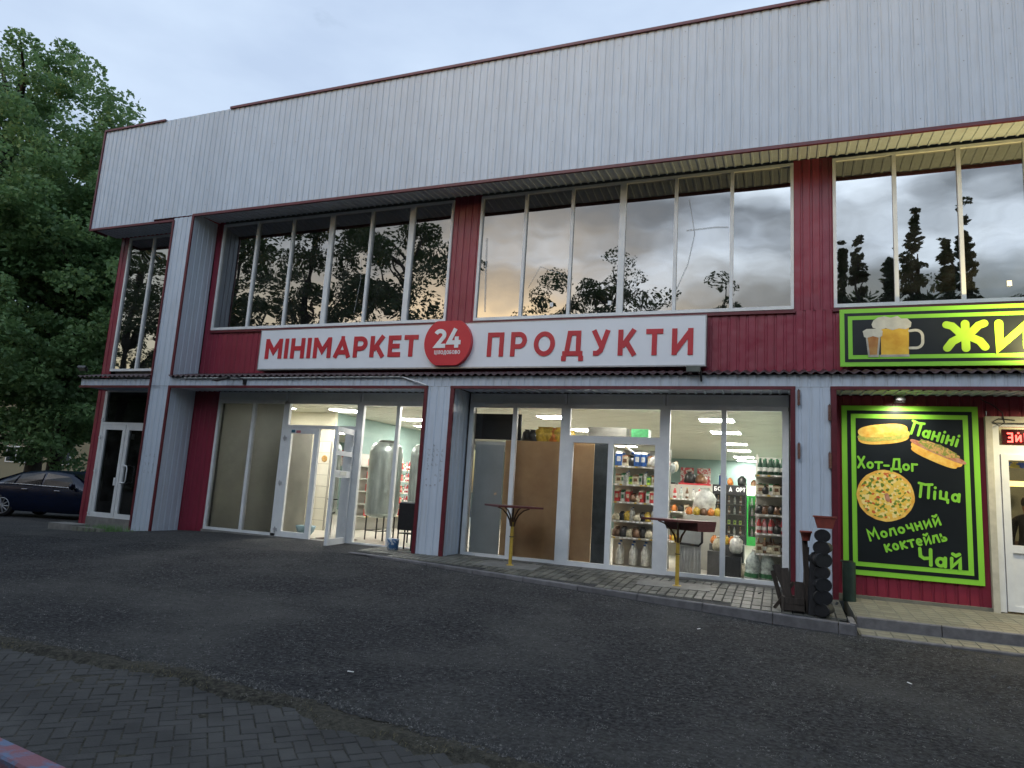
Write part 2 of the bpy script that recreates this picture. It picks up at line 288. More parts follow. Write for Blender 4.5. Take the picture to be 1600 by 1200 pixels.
def ribbon(mb, pts, t, rnd, y0, y1, f, mi=0):
    P2 = [Vector(p) for p in pts]; closed = (P2[0]-P2[-1]).length < 1e-4
    if closed: P2 = P2[:-1]
    n = len(P2); h = t/2; Lf = []; Rt = []
    for i in range(n):
        a = P2[i-1] if (i > 0 or closed) else None; b = P2[(i+1) % n] if (i < n-1 or closed) else None
        d1 = (P2[i]-a).normalized() if a is not None else None; d2 = (b-P2[i]).normalized() if b is not None else None
        if d1 is None: d1 = d2
        if d2 is None: d2 = d1
        tn = (d1+d2); tn = tn.normalized() if tn.length > 1e-5 else d1
        nn = Vector((-tn.y, tn.x)); cs = max(.45, nn.dot(Vector((-d1.y, d1.x)))); 
        Lf.append(P2[i]+nn*h/cs); Rt.append(P2[i]-nn*h/cs)
    if closed:
        outl = None
        for i in range(n):
            j = (i+1) % n
            q = [f(Rt[i]), f(Rt[j]), f(Lf[j]), f(Lf[i])]
            mb.add([(x,y0,z) for x,z in q], [(0,1,2,3)], mi)
            mb.add([(q[0][0],y0,q[0][1]),(q[1][0],y0,q[1][1]),(q[1][0],y1,q[1][1]),(q[0][0],y1,q[0][1])], [(0,3,2,1)], mi)
            mb.add([(q[3][0],y0,q[3][1]),(q[2][0],y0,q[2][1]),(q[2][0],y1,q[2][1]),(q[3][0],y1,q[3][1])], [(0,1,2,3)], mi)
        return
    if rnd:
        d = (P2[0]-P2[1]).normalized(); a0 = math.atan2(d.y, d.x)
        cap0 = [P2[0]+Vector((math.cos(a0+PI/2-PI*k/8), math.sin(a0+PI/2-PI*k/8)))*h for k in range(9)][::-1]
        d = (P2[-1]-P2[-2]).normalized(); a0 = math.atan2(d.y, d.x)
        cap1 = [P2[-1]+Vector((math.cos(a0-PI/2+PI*k/8), math.sin(a0-PI/2+PI*k/8)))*h for k in range(9)]
        # pieces share edges, no overlap
        for cap in (cap0[::1], cap1):
            q = [f(p) for p in cap]
            mb.add([(x,y0,z) for x,z in q], [tuple(range(9))], mi)
            for k in range(8): mb.add([(q[k][0],y0,q[k][1]),(q[k+1][0],y0,q[k+1][1]),(q[k+1][0],y1,q[k+1][1]),(q[k][0],y1,q[k][1])], [(0,3,2,1)], mi)
    for i in range(n-1):
        q = [f(Rt[i]), f(Rt[i+1]), f(Lf[i+1]), f(Lf[i])]
        mb.add([(x,y0,z) for x,z in q], [(0,1,2,3)], mi)
        mb.add([(q[0][0],y0,q[0][1]),(q[1][0],y0,q[1][1]),(q[1][0],y1,q[1][1]),(q[0][0],y1,q[0][1])], [(0,3,2,1)], mi)
        mb.add([(q[3][0],y0,q[3][1]),(q[2][0],y0,q[2][1]),(q[2][0],y1,q[2][1]),(q[3][0],y1,q[3][1])], [(0,1,2,3)], mi)
        if not rnd:
            if i == 0: mb.add([(q[0][0],y0,q[0][1]),(q[3][0],y0,q[3][1]),(q[3][0],y1,q[3][1]),(q[0][0],y1,q[0][1])], [(0,1,2,3)], mi)
            if i == n-2: mb.add([(q[1][0],y0,q[1][1]),(q[2][0],y0,q[2][1]),(q[2][0],y1,q[2][1]),(q[1][0],y1,q[1][1])], [(0,3,2,1)], mi)
def text(s, x0, z0, x1, z1, H, t, yf, depth, m, parent, rnd=False, gap=.22, zig=0, name='letter', space=.5):
    """letters along the base line (x0,z0)-(x1,z1) on the plane y=yf, one object per letter"""
    gl = [glyph(c, t) if c != ' ' else (space, None) for c in s]
    tot = sum(g[0] for g in gl)+gap*(len(s)-1); Ln = math.hypot(x1-x0, z1-z0); sx = Ln/tot; ux, uz = (x1-x0)/Ln, (z1-z0)/Ln
    cur = 0
    for k, (wd, st) in enumerate(gl):
        if st:
            mb = MB(); dz = zig*((k*7 % 5)-2)
            for j, pts in enumerate(st):
                off = .0007*j
                f = lambda p: (x0+ux*(cur+p[0])*sx-uz*(p[1]*H+dz), z0+uz*(cur+p[0])*sx+ux*(p[1]*H+dz))
                g = lambda p: f((p[0]*H/sx, p[1])) if False else f(p)
                # thickness is uniform in glyph space scaled by (sx,H): draw in a space where both axes share H
                kx = sx/H
                pp = [(p[0]*kx, p[1]) for p in pts]
                f2 = lambda p, kx=kx: f((p[0]/kx, p[1]))
                ribbon(mb, pp, t, rnd, yf-depth-off, yf, f2)
            mb.build(name, m, parent)
        cur += wd+gap

# ------------------------------------------------------------------ terrain
def lerp(a, b, t): t = max(0, min(1, t)); return a+(b-a)*t
XS = [-30,-18,-14,-8,-3,0,4,30]; ZS = [-.32,-.27,-.13,-.025,-.15,-.25,-.29,-.3]
def zg(x, y):
    a = float(np.interp(x, XS, ZS)); return lerp(a, -.30, (-1.5-y)/3.5) if y < -1.5 else a
def kerb_y(x): return -.60-.134*(x+8)
def zp(x, y): # pavement surface
    return -.01+.06*min(y, 0)+.045*math.exp(-((x+7)/3.2)**2)
def rough(x, y, s=1): return mnoise.noise(Vector((x*s, y*s, 3.3)))

ASPH = bpy.data.materials.new('milled asphalt'); ASPH.use_nodes = True
def build_asph(m, dark, light, dust, sp):
    nt = m.node_tree; N = nt.nodes; L = nt.links; b = N['Principled BSDF']; b.inputs['Roughness'].default_value = .92; b.inputs['Specular IOR Level'].default_value = .2
    tc = N.new('ShaderNodeTexCoord')
    def nz(s, d, lo, hi):
        n = N.new('ShaderNodeTexNoise'); n.inputs['Scale'].default_value = s; n.inputs['Detail'].default_value = d; n.inputs['Roughness'].default_value = .65; L.new(tc.outputs['Object'], n.inputs['Vector'])
        r_ = N.new('ShaderNodeMapRange'); r_.inputs[1].default_value = lo; r_.inputs[2].default_value = hi; L.new(n.outputs['Fac'], r_.inputs[0]); return r_.outputs[0], n.outputs['Fac']
    a, _ = nz(.45, 8, .46, .70); g, gf = nz(23, 10, .40, .66)
    m1 = N.new('ShaderNodeMixRGB'); m1.inputs[1].default_value = (*dark, 1); m1.inputs[2].default_value = (*light, 1); L.new(g, m1.inputs[0])
    m2 = N.new('ShaderNodeMixRGB'); m2.inputs[2].default_value = (*dust, 1); 
    mu = N.new('ShaderNodeMath'); mu.operation = 'MULTIPLY'; mu.inputs[1].default_value = .75; L.new(a, mu.inputs[0]); L.new(mu.outputs[0], m2.inputs[0]); L.new(m1.outputs[0], m2.inputs[1])
    v = N.new('ShaderNodeTexVoronoi'); v.inputs['Scale'].default_value = 60; L.new(tc.outputs['Object'], v.inputs['Vector'])
    n3, _ = nz(9, 3, .56, .62)
    lt = N.new('ShaderNodeMath'); lt.operation = 'LESS_THAN'; lt.inputs[1].default_value = .28; L.new(v.outputs['Distance'], lt.inputs[0])
    m4 = N.new('ShaderNodeMath'); m4.operation = 'MULTIPLY'; L.new(lt.outputs[0], m4.inputs[0]); L.new(n3, m4.inputs[1])
    m3 = N.new('ShaderNodeMixRGB'); m3.inputs[2].default_value = (*sp, 1); L.new(m4.outputs[0], m3.inputs[0]); L.new(m2.outputs[0], m3.inputs[1])
    L.new(m3.outputs[0], b.inputs['Base Color'])
    bp = N.new('ShaderNodeBump'); bp.inputs['Strength'].default_value = .9; bp.inputs['Distance'].default_value = .012; L.new(v.outputs['Distance'], bp.inputs['Height'])
    bp2 = N.new('ShaderNodeBump'); bp2.inputs['Strength'].default_value = 1; bp2.inputs['Distance'].default_value = .035; L.new(gf, bp2.inputs['Height']); L.new(bp.outputs[0], bp2.inputs['Normal']); L.new(bp2.outputs[0], b.inputs['Normal'])
build_asph(ASPH, (.010,.0105,.012), (.072,.073,.076), (.088,.088,.083), (.24,.24,.23))
DUSTY = bpy.data.materials.new('dusty worn asphalt'); DUSTY.use_nodes = True
build_asph(DUSTY, (.03,.03,.031), (.085,.085,.083), (.10,.098,.09), (.18,.18,.17))
SOIL = bpy.data.materials.new('sandy dirt'); SOIL.use_nodes = True
build_asph(SOIL, (.022,.021,.017), (.09,.084,.066), (.11,.104,.082), (.2,.19,.17))
GRASSG = mat('distant rough grass', (.03,.045,.02), .9, .3, .5, col2=(.05,.06,.03), bump=.5, bscale=5)

def sheet(name, xs, ys, zf, m):
    v = []; f = []; nx = len(xs); ny = len(ys)
    for y in ys:
        for x in xs: v.append((x, y, zf(x, y)))
    for j in range(ny-1):
        for i in range(nx-1): f.append((j*nx+i, j*nx+i+1, (j+1)*nx+i+1, (j+1)*nx+i))
    mb = MB(); mb.add(v, f, 0, True); return tag(mb.build(name, m), kind='structure')
sheet('ground', [-400,-150,-60,60,150,400], [-400,-150,-60,60,150,400], lambda x, y: -.62, GRASSG)
def border_y(x): return -7.90+.10*math.sin(x*1.1)-.055*(x+4)*.9 + .10*rough(x, 0, 1.7)
def za(x, y):
    z = zg(x, y)+.012*rough(x, y, .9)+.006*rough(x, y, 4)
    if y < border_y(x)-.02: z -= .06
    return z
xs = [-46,-38,-31]+list(np.arange(-27, 9.1, .22))+[12,18,26]; ys = [-40,-30,-22,-16,-13]+list(np.arange(-11, 3.6, .16))+[6,10,16,24,34,44]
sheet('asphalt_yard', xs, ys, za, ASPH)
# worn dusty strip in front of the left half of the building
def apron_front(x): return float(np.interp(x, [-26,-18,-14,-11.7,-9.5,-8,-6.4], [-2.4,-2.0,-2.1,-1.85,-1.2,-.72,-.62]))+.12*rough(x, 5, 2)
mb = MB(); vv = []; ff = []; ax = list(np.arange(-26, -6.6, .15)); K = 9
for x in ax:
    y0 = apron_front(x); y1 = .9 if x > -17.3 else 1.2
    for k in range(K):
        t = k/(K-1); y = y0+(y1-y0)*t; z = lerp(za(x, y)+.004, (lerp(za(x, y)+.012, zp(x, y)-.0, (x+15)/2.5) if x < -12.5 else zp(x, y)), t*3)
        if x > -9: z = lerp(z, zp(x, y)-.012, (x+9)/1.0)
        vv.append((x, y, z))
for i in range(len(ax)-1):
    for k in range(K-1): ff.append((i*K+k, (i+1)*K+k, (i+1)*K+k+1, i*K+k+1))
mb.add(vv, ff, 0, True); tag(mb.build('worn_apron', DUSTY), kind='structure')

# sandy strip along the block paving
mb = MB(); vv = []; ff = []; ax = list(np.arange(-13, 5, .08)); K = 6
for x in ax:
    for k in range(K):
        t = k/(K-1); wd = .20+.26*rough(x, 9, 1.1)+.06*rough(x, 3, 7); y = border_y(x)+.10+.1*rough(x, 2, 5)-t*(wd+.15)
        z = zg(x, y)+(.022*math.sin(PI*t))*(1+.5*rough(x, y, 6)) - (.03 if k in (0, K-1) else 0)+.01
        vv.append((x, y, z))
for i in range(len(ax)-1):
    for k in range(K-1): ff.append((i*K+k, (i+1)*K+k, (i+1)*K+k+1, i*K+k+1))
mb.add(vv, [f[::-1] for f in ff], 0, True); tag(mb.build('dirt_strip', SOIL), kind='structure')

# block paving in the foreground, laid herringbone at 45 degrees to the building
PAVER = mat('grey paving block', (.024,.024,.024), .9, .25, 1.7, bump=.8, bscale=90, rand=.13, world=True, col2=(.062,.062,.060), lo=.3, hi=.7, detail=9)
root = MB(); xs_ = [-13+.5*i for i in range(40)]
sheetv = []; 
def zpav(x, y): return zg(x, y)-.004+.010*rough(x, y, .8)
bed = MB(); vv = []; ff = []
for i, x in enumerate(xs_):
    for k, dy in enumerate((-.12, -1, -2, -4, -8)): vv.append((x, border_y(x)+dy, zpav(x, border_y(x)+dy)-.004))
for i in range(len(xs_)-1):
    for k in range(4): ff.append((i*5+k, i*5+k+1, (i+1)*5+k+1, (i+1)*5+k))
bed.add(vv, ff); pav = tag(bed.build('block_paving', SOIL), kind='structure')
pb = MB(); b_ = .006
pb.box(-.0975,.0975,-.0475,.0475,-.03,-.004); pb.v = pb.v[:4]+pb.v[4:]
pb.add([(-.0975,-.0475,-.004),(.0975,-.0475,-.004),(.0975,.0475,-.004),(-.0975,.0475,-.004),(-.0915,-.0415,.001),(.0915,-.0415,.001),(.0915,.0415,.001),(-.0915,.0415,.001)],
       [(4,5,6,7),(0,1,5,4),(1,2,6,5),(2,3,7,6),(3,0,4,7)])
pme = pb.mesh('paver', PAVER)
def cam_px(x, y, z):
    d = Vector((x, y, z))-Vector((0,-12.5,1.3725)); zz = d.dot(fw)
    if zz < .1: return None
    return 800+1075.4*d.dot(rt)/zz, 600-1075.4*d.dot(up)/zz, zz
cand = []
ca, sa = math.cos(R(45)), math.sin(R(45))
for i in range(-110, 110):
    for j in range(-110, 110):
        # 90 degree herringbone cell pattern on a 0.1 grid
        m_ = (i-j) % 4
        if m_ == 0: u, v_, ro = i+1, j+.5, 0
        elif m_ == 2: u, v_, ro = i+.5, j+1-0, PI/2
        else: continue
        if m_ == 2: v_ = j+.0
        U, V = u*.1, v_*.1
        x = U*ca-V*sa-3; y = U*sa+V*ca-9.2
        if x < -12.5 or x > 3.5 or y > border_y(x)-.16 or y < -13: continue
        p = cam_px(x, y, -.3)
        vis = p is not None and -40 < p[0] < 1640 and p[1] < 1230
        cand.append((0 if vis else 1, (p[2] if p else 99), x, y, ro+R(45)))
cand.sort(); stuffp = MB()
for k, (iv, dd, x, y, ro) in enumerate(cand):
    z = zpav(x, y)+random.uniform(-.003,.003); rot = (random.gauss(0,.012), random.gauss(0,.012), ro+random.gauss(0,.012))
    if k < 300 : inst('paver', pme, pav, (x,y,z), rot)
    else:
        mm = Matrix.Translation((x,y,z)) @ Matrix.Rotation(rot[2], 4, 'Z')
        stuffp.add([mm @ Vector(q) for q in pb.v[8:]], [(4,5,6,7),(0,1,5,4),(1,2,6,5),(2,3,7,6),(3,0,4,7)])
tag(stuffp.build('pavers_beyond', PAVER, pav), kind='stuff')

# loose stones: denser at the dirt strip
STONE = mat('loose chippings', (.04,.04,.041), .9, .3, 40, col2=(.22,.215,.20), lo=.48, hi=.74, bump=.3)
n = 42000; mb = MB(); V_ = np.zeros((n*5, 3)); F_ = []
tri = [(0,1,4),(1,2,4),(2,3,4),(3,0,4)]
k = 0
while k < n:
    q = random.random()
    if q < .30: x = random.uniform(-9, 3); y = border_y(x)+random.gauss(-.05, .16)
    elif q < .36: x = random.uniform(-9, 2.5); y = kerb_y(x)-abs(random.gauss(0, .15))-.12
    else:
        x = random.uniform(-16, 4); y = -8+7*random.random()**1.6
        if y > kerb_y(x)-.1: continue
    r_ = min(.022, .004+random.expovariate(1/.0045)); z = za(x, y)+(.03 if abs(y-border_y(x)+.1) < .22 else .0)
    a0 = random.uniform(0, PI)
    for c_ in range(4): V_[k*5+c_] = (x+r_*math.cos(a0+c_*PI/2)*random.uniform(.6,1.3), y+r_*math.sin(a0+c_*PI/2)*random.uniform(.6,1.3), z-.002)
    V_[k*5+4] = (x+r_*.3*random.uniform(-1,1), y, z+r_*random.uniform(.5,1)); k += 1
me = bpy.data.meshes.new('loose_gravel'); me.from_pydata(V_.tolist(), [], [tuple(5*i+a for a in t_) for i in range(n) for t_ in tri]); me.materials.append(STONE)
gr = bpy.data.objects.new('loose_gravel', me); C.objects.link(gr); tag(gr, 'loose pale chippings scattered over the dark milled asphalt', 'gravel', kind='stuff')

# ------------------------------------------------------------------ pavement, kerb, steps
TILE = mat('concrete paving tile', (.055,.054,.045), .6, .2, 2.2, bump=.5, bscale=70, rand=.40, world=True, col2=(.13,.127,.105), lo=.3, hi=.7, detail=8)
mb = MB(); vv = []; ff = []; ax = list(np.arange(-8, 1.0, .25))
for x in ax:
    for y in (kerb_y(x)+.1, -.3, 0, .95): vv.append((x, y, zp(x, y)-.014))
for i in range(len(ax)-1):
    for k in range(3): ff.append((i*4+k, (i+1)*4+k, (i+1)*4+k+1, i*4+k+1))
mb.add(vv, ff); pave = tag(mb.build('pavement', DUSTY), kind='structure')
tm = MB(); TW, TD = .1425, .285
tm.add([(-TW/2+.006,-TD/2+.006,-.02),(TW/2-.006,-TD/2+.006,-.02),(TW/2-.006,TD/2-.006,-.02),(-TW/2+.006,TD/2-.006,-.02),
        (-TW/2+.012,-TD/2+.012,0),(TW/2-.012,-TD/2+.012,0),(TW/2-.012,TD/2-.012,0),(-TW/2+.012,TD/2-.012,0)], [(4,5,6,7),(0,1,5,4),(1,2,6,5),(2,3,7,6),(3,0,4,7)])
tme = tm.mesh('paving_tile', TILE); tiles = []; sp_ = MB()
for j in range(10):
    y = .66-j*TD
    for i in range(62):
        x = .86-TW/2-i*TW
        if y-TD/2 < kerb_y(x)+.10: continue
        tiles.append((-x, x, y))
tiles.sort()
for k, (_, x, y) in enumerate(tiles):
    z = zp(x, y)+random.uniform(-.003,.003); rt_ = (R(3.4) if y < 0 else 0)+random.gauss(0,.008)
    if k < 290: inst('paving_tile', tme, pave, (x,y,z), (rt_, random.gauss(0,.01), random.gauss(0,.006)))
    else:
        sp_.add([(q[0]+x, q[1]+y, q[2]+z+.003+(q[1]*.06 if y < 0 else 0)) for q in tm.v], [(4,5,6,7),(0,1,5,4),(1,2,6,5),(2,3,7,6),(3,0,4,7)])
tag(sp_.build('paving_tiles_beyond', TILE, pave), kind='stuff')
kerb = MB(); 
kerb.hexa([(-8,kerb_y(-8)+.03,-.5),(.93,kerb_y(.93)+.03,-.5),(.93,kerb_y(.93)+.08,-.5),(-8,kerb_y(-8)+.08,-.5),(-8,kerb_y(-8)+.03,-.1),(.93,kerb_y(.93)+.03,-.16),(.93,kerb_y(.93)+.08,-.16),(-8,kerb_y(-8)+.08,-.1)])
kr = tag(kerb.build('pavement_kerb', CONC), kind='structure')
def kstone(p0, p1, zt0, zt1, depth, wd, parent, m=KERB):
    d = (Vector(p1)-Vector(p0)).normalized(); nn = Vector((-d.y, d.x)); g = d*.006; a = Vector(p0)+g; b = Vector(p1)-g; mb = MB(); c = .012
    A = [a, b, b+nn*wd, a+nn*wd]; B = [a+nn*c, b+nn*c, b+nn*(wd-.004), a+nn*(wd-.004)]
    zt = [zt0, zt1, zt1, zt0]
    mb.add([(p.x,p.y,z-depth) for p, z in zip(A, zt)]+[(p.x,p.y,z-c) for p, z in zip(A, zt)]+[(p.x,p.y,z) for p, z in zip(B, zt)],
           [(0,1,5,4),(1,2,6,5),(2,3,7,6),(3,0,4,7),(4,5,9,8),(5,6,10,9),(6,7,11,10),(7,4,8,11),(8,9,10,11)])
    return mb.build('kerb_stone', m, parent)
edges = [-8,-7.1,-6.1,-5.1,-4.1,-3.1,-2.1,-1.1,-.12,.72,.93]
for a, b in zip(edges[:-1], edges[1:]):
    kstone((a, kerb_y(a)), (b, kerb_y(b)), zp(a, kerb_y(a))+.004, zp(b, kerb_y(b))+.004, .3, .10, kr)
# stone at the right end, running back to the wall
kstone((.945, kerb_y(.93)+.01), (.945+.0, -1.25), -.105, -.085, .3, .08, kr)
# right-hand entrance: two levels
RT = mat('pale concrete paving', (.16,.155,.125), .8, .15, 4, bump=.4, bscale=60)
st = MB(); st.hexa([(.99,-1.06,-.4),(9,-1.06,-.4),(9,.9,-.4),(.99,.9,-.4),(.99,-1.06,-.10),(9,-1.06,-.10),(9,.9,-.03),(.99,.9,-.03)])
step = tag(st.build('entrance_platform', RT), kind='structure')
s2 = MB(); s2.hexa([(.99,-1.66,-.5),(9,-1.66,-.5),(9,-1.15,-.5),(.99,-1.15,-.5),(.99,-1.66,-.26),(9,-1.66,-.26),(9,-1.15,-.235),(.99,-1.15,-.235)]); tag(s2.build('lower_step', RT), kind='structure')
for a, b in ((1.0,2.05),(2.05,3.1),(3.1,4.1)):
    kstone((a,-1.15),(b,-1.15), -.085, -.085, .22, .09, step)
    kstone((a,-1.74),(b,-1.74), -.245, -.245, .2, .08, kr)
rtt = MB(); rtt.hexa([(-.095,-.095,-.012),(.095,-.095,-.012),(.095,.095,-.012),(-.095,.095,-.012),(-.09,-.09,0),(.09,-.09,0),(.09,.09,0),(-.09,.09,0)])
rme = rtt.mesh('paving_tile', mat('sandy paving tile', (.17,.16,.12), .8, .15, 5, bump=.4, rand=.15))
for i in range(15):
    for j in range(9):
        x = 1.1+i*.2; y = -.93+j*.2
        if x < 4: inst('paving_tile', rme, step, (x, y, -.10+(y+1.06)/1.96*.07+.004), (R(2), 0, random.gauss(0,.01)))
    for j in range(2):
        inst('paving_tile', rme, kr, (1.1+i*.2, -1.54+j*.2, -.243+j*.007), (R(2), 0, random.gauss(0,.01)))
# painted kerb at the lower left of the view
PK = mat('flaked pink and blue kerb paint', (.21,.09,.11), .8, .1, 7, col2=(.11,.15,.24), lo=.47, hi=.56, bump=.5)
a = Vector((-6.3,-9.40)); b = Vector((-3.0,-9.89)); pk = tag(MB().box(-.01,.01,-.01,.01,-.6,-.5).build('painted_kerb', CONC, None, (-4,-9.6,0)), kind='structure')
d = (b-a).normalized(); 
for i in range(3):
    p0 = a+d*(1.0*i); p1 = a+d*(1.0*(i+1)); o = kstone((p0.x+4, p0.y+9.6), (p1.x+4, p1.y+9.6), -.20, -.20, .3, .13, pk, [PK]); 
tag(MB().hexa([(-13,-14.5,-.6),(2,-14.5,-.6),(2,-10.64,-.6),(-13,-8.42,-.6),(-13,-14.5,-.26),(2,-14.5,-.26),(2,-10.64,-.26),(-13,-8.42,-.26)]).build('soil_bed', SOIL), kind='structure')

# ------------------------------------------------------------------ profiled sheets
def corr(u0, u1, v0, v1, pitch=.165, dep=.013, groove=.034, slope=.010, phase=0):
    """profile points (u, d) across; returns MB in local coords x=u, y=-d (front), z=v"""
    pts = []; u = u0
    pos = [(0, 0)]; k = math.floor((u0-phase)/pitch)
    prof = []
    while True:
        a = phase+k*pitch
        prof += [(a, 0), (a+pitch-groove-2*slope, 0), (a+pitch-groove-slope, dep), (a+pitch-slope, dep)]
        k += 1
        if a > u1: break
    def at(u):
        for (a, da), (b, db) in zip(prof[:-1], prof[1:]):
            if a <= u <= b: return da+(db-da)*(u-a)/(b-a+1e-9)
        return 0
    pts = [(u0, at(u0))]+[q for q in prof if u0 < q[0] < u1]+[(u1, at(u1))]
    mb = MB(); n = len(pts)
    mb.add([(p[0], p[1], v0) for p in pts]+[(p[0], p[1], v1) for p in pts], [(i, i+1, n+i+1, n+i) for i in range(n-1)])
    return mb
def corr_obj(name, m, parent, u0, u1, v0, v1, loc=(0,0,0), rot=(0,0,0), **k):
    return corr(u0, u1, v0, v1, **k).build(name, m, parent, loc, rot)
B = empty('shop_building', (-7, .8, 0), 0, 'two storey shop building clad in white and wine red metal with long window bands', 'building')
OFF = Vector((7, -.8, 0))
def bl(x, y, z): return (x+7, y-.8, z)       # world -> building coordinates
def bpart(mb, name, m, parent=None): 
    return mb.build(name, m, parent or B, None if parent else tuple(OFF))
# parapet sheets
PW = .165*7
k = 0; x = -17.66
while x < 8:
    x1 = x+PW; zb = 7.765 if x1 < -14.5 else 7.85
    sh_ = corr(0, PW, zb, 10.66+random.uniform(-.006,.006), phase=0)
    o = sh_.build('cladding_sheet', WHITE, B, bl(x, .0+(k % 2)*.002, 0)); k += 1; x = x1
mb = MB()   # cap trims
mb.box(-17.70,-15.43,-.04,.06,10.64,10.69); bpart(mb, 'cap_trim', TRIM)
bpart(MB().box(-13.2,8,-.04,.06,10.64,10.70), 'cap_trim', TRIM)
bpart(MB().box(-17.71,-17.66,-.035,.5,7.74,10.64), 'corner_trim', TRIM)
bpart(MB().box(-17.70,-14.63,-.035,.02,7.72,7.775), 'edge_trim', TRIM)
bpart(MB().box(-13.98,8,-.035,.02,7.80,7.862), 'edge_trim', TRIM)
bpart(MB().box(-17.4,8,.10,9,10.5,10.55), 'roof', DKRED)
# screws
mb = MB()
for xx in np.arange(-17.6, 4, .66):
    for zz in np.arange(8.05, 10.6, .48):
        if random.random() < .8: dz_ = random.uniform(-.05,.05); mb.box(xx-.006,xx+.006,-.006,.001,zz-.006+dz_,zz+.006+dz_)
tag(bpart(mb, 'screws', mat('dark screw heads', (.24,.24,.25), .5)), kind='stuff')
# upper soffits: ribs run from the edge back to the windows
def soffit(x0, x1, z, z1=None, y0=0, y1=.8, m=WHITE):
    z1 = z if z1 is None else z1
    mb = corr(x0, x1, 0, 1, dep=.02)
    vs2 = [(p[0], y0+p[2]*(y1-y0), z+(z1-z)*p[2]+.02-p[1]) for p in mb.v]; m2 = MB(); m2.add(vs2, [f for f in mb.f]); return bpart(m2, 'soffit', m)
soffit(-17.66,-14.63,7.775,7.80); soffit(-13.93,-7,7.865,7.93); soffit(-7,0.5,7.865,7.93); soffit(.5,8,7.865,7.93)
# full-height pilaster on the left
corr_obj('pilaster_sheet', WHITE, B, 0, .66, -.30, 3.42, bl(-14.62,0,0)); corr_obj('pilaster_sheet', WHITE, B, 0, .66, 3.423, 7.82, bl(-14.62,.003,0))
bpart(MB().box(-14.645,-14.60,-.03,.0,-.25,7.76), 'edge_trim', TRIM)
bpart(MB().box(-14.0,-13.93,-.03,.0,-.25,3.40), 'edge_trim', TRIM); bpart(MB().box(-14.0,-13.93,-.03,.0,3.66,7.84), 'edge_trim', TRIM)
corr_obj('reveal_sheet', WHITE, B, 0, .78, -.20, 3.41, bl(-13.945,.0,0), (0,0,R(90)), phase=.03); corr_obj('reveal_sheet', WHITE, B, 0, .78, 3.7, 7.9, bl(-13.945,.0,0), (0,0,R(90)), phase=.03)
corr_obj('reveal_sheet', WHITE, B, 0, .78, -.20, 7.8, bl(-14.62,.78,0), (0,0,R(-90)), phase=.03)
# lower pilasters
for (x0, x1) in ((-6.89,-6.22),(.15,.84)):
    corr_obj('pilaster_sheet', WHITE, B, 0, x1-x0, -.25, 3.42, bl(x0,0,0))
    bpart(MB().box(x0-.01,x0+.065,-.028,.02,-.25,3.38), 'edge_trim', TRIM); bpart(MB().box(x1-.075,x1+.01,-.028,.02,-.25,3.38), 'edge_trim', TRIM)
    corr_obj('reveal_sheet', WHITE, B, 0, .77, -.20, 3.41, bl(x1-.02,.02,0), (0,0,R(90)), phase=.05)
    corr_obj('reveal_sheet', WHITE, B, 0, .77, -.20, 3.41, bl(x0+.02,.79,0), (0,0,R(-90)), phase=.05)
# fascia band
for (x0, x1) in ((-17.1,-14.65),(-13.96,-10.6),(-10.6,-7.3),(-7.3,-4.0),(-4.0,-.7),(-.7,2.6),(2.6,8)):
    corr_obj('fascia_sheet', WHITE, B, 0, x1-x0, 3.425, 3.64, bl(x0,.004,0))
for (x0, x1) in ((-17.12,-14.65),(-14.0,-6.82),(-6.30,.22),(.76,8)):
    bpart(MB().box(x0,x1,-.032,.02,3.375,3.432), 'edge_trim', TRIM)
# corrugated lean-to roofing strip above the fascia
def wavy_roof(x0, x1):
    mb = MB(); n = int((x1-x0)/.02); vv = []
    for i in range(n+1):
        x = x0+(x1-x0)*i/n; h = .022*math.sin(2*PI*x/.165)
        vv += [(x,-.09,3.665+h),(x,.80,3.86+h),(x,-.09,3.65+h)]
    f = [(3*i,3*i+3,3*i+4,3*i+1) for i in range(n)]+[(3*i+2,3*i+5,3*i+3,3*i) for i in range(n)]
    mb.add(vv, f, 0, True); return bpart(mb, 'lean_to_roof', DKRED)
wavy_roof(-17.15,-14.62); wavy_roof(-13.98,-7); wavy_roof(-7,0); wavy_roof(0,8)
bpart(MB().box(-17.05,-14.66,.0,.04,3.60,3.63), 'roof_batten', DARK); bpart(MB().box(-13.9,8,.03,.07,3.60,3.63), 'roof_batten', DARK)
# solid wall head behind the fascia, jambs behind the reveals
wl_ = MB()
for (x0, x1) in ((-17.0,-14.66),(-13.9,7.9)): wl_.box(x0,x1,.03,.78,3.47,3.58); wl_.box(x0,x1,.85,1.0,3.18,4.9)
for (x0, x1) in ((-14.6,-13.07),(-6.93,-6.14),(.06,.86)): wl_.box(x0,x1,.86,1.0,-.2,3.18)
for (x0, x1) in ((-6.80,-6.30),(.25,.75),(-14.5,-14.05)): wl_.box(x0,x1,.1,.84,-.2,3.44)
bpart(wl_, 'core_wall', CONC)
# lower soffits
soffit(-17.1,-14.65,3.40,3.42); soffit(-13.95,-6.9,3.40,3.41); soffit(-6.22,.15,3.40,3.41); soffit(.84,8,3.36,3.40)
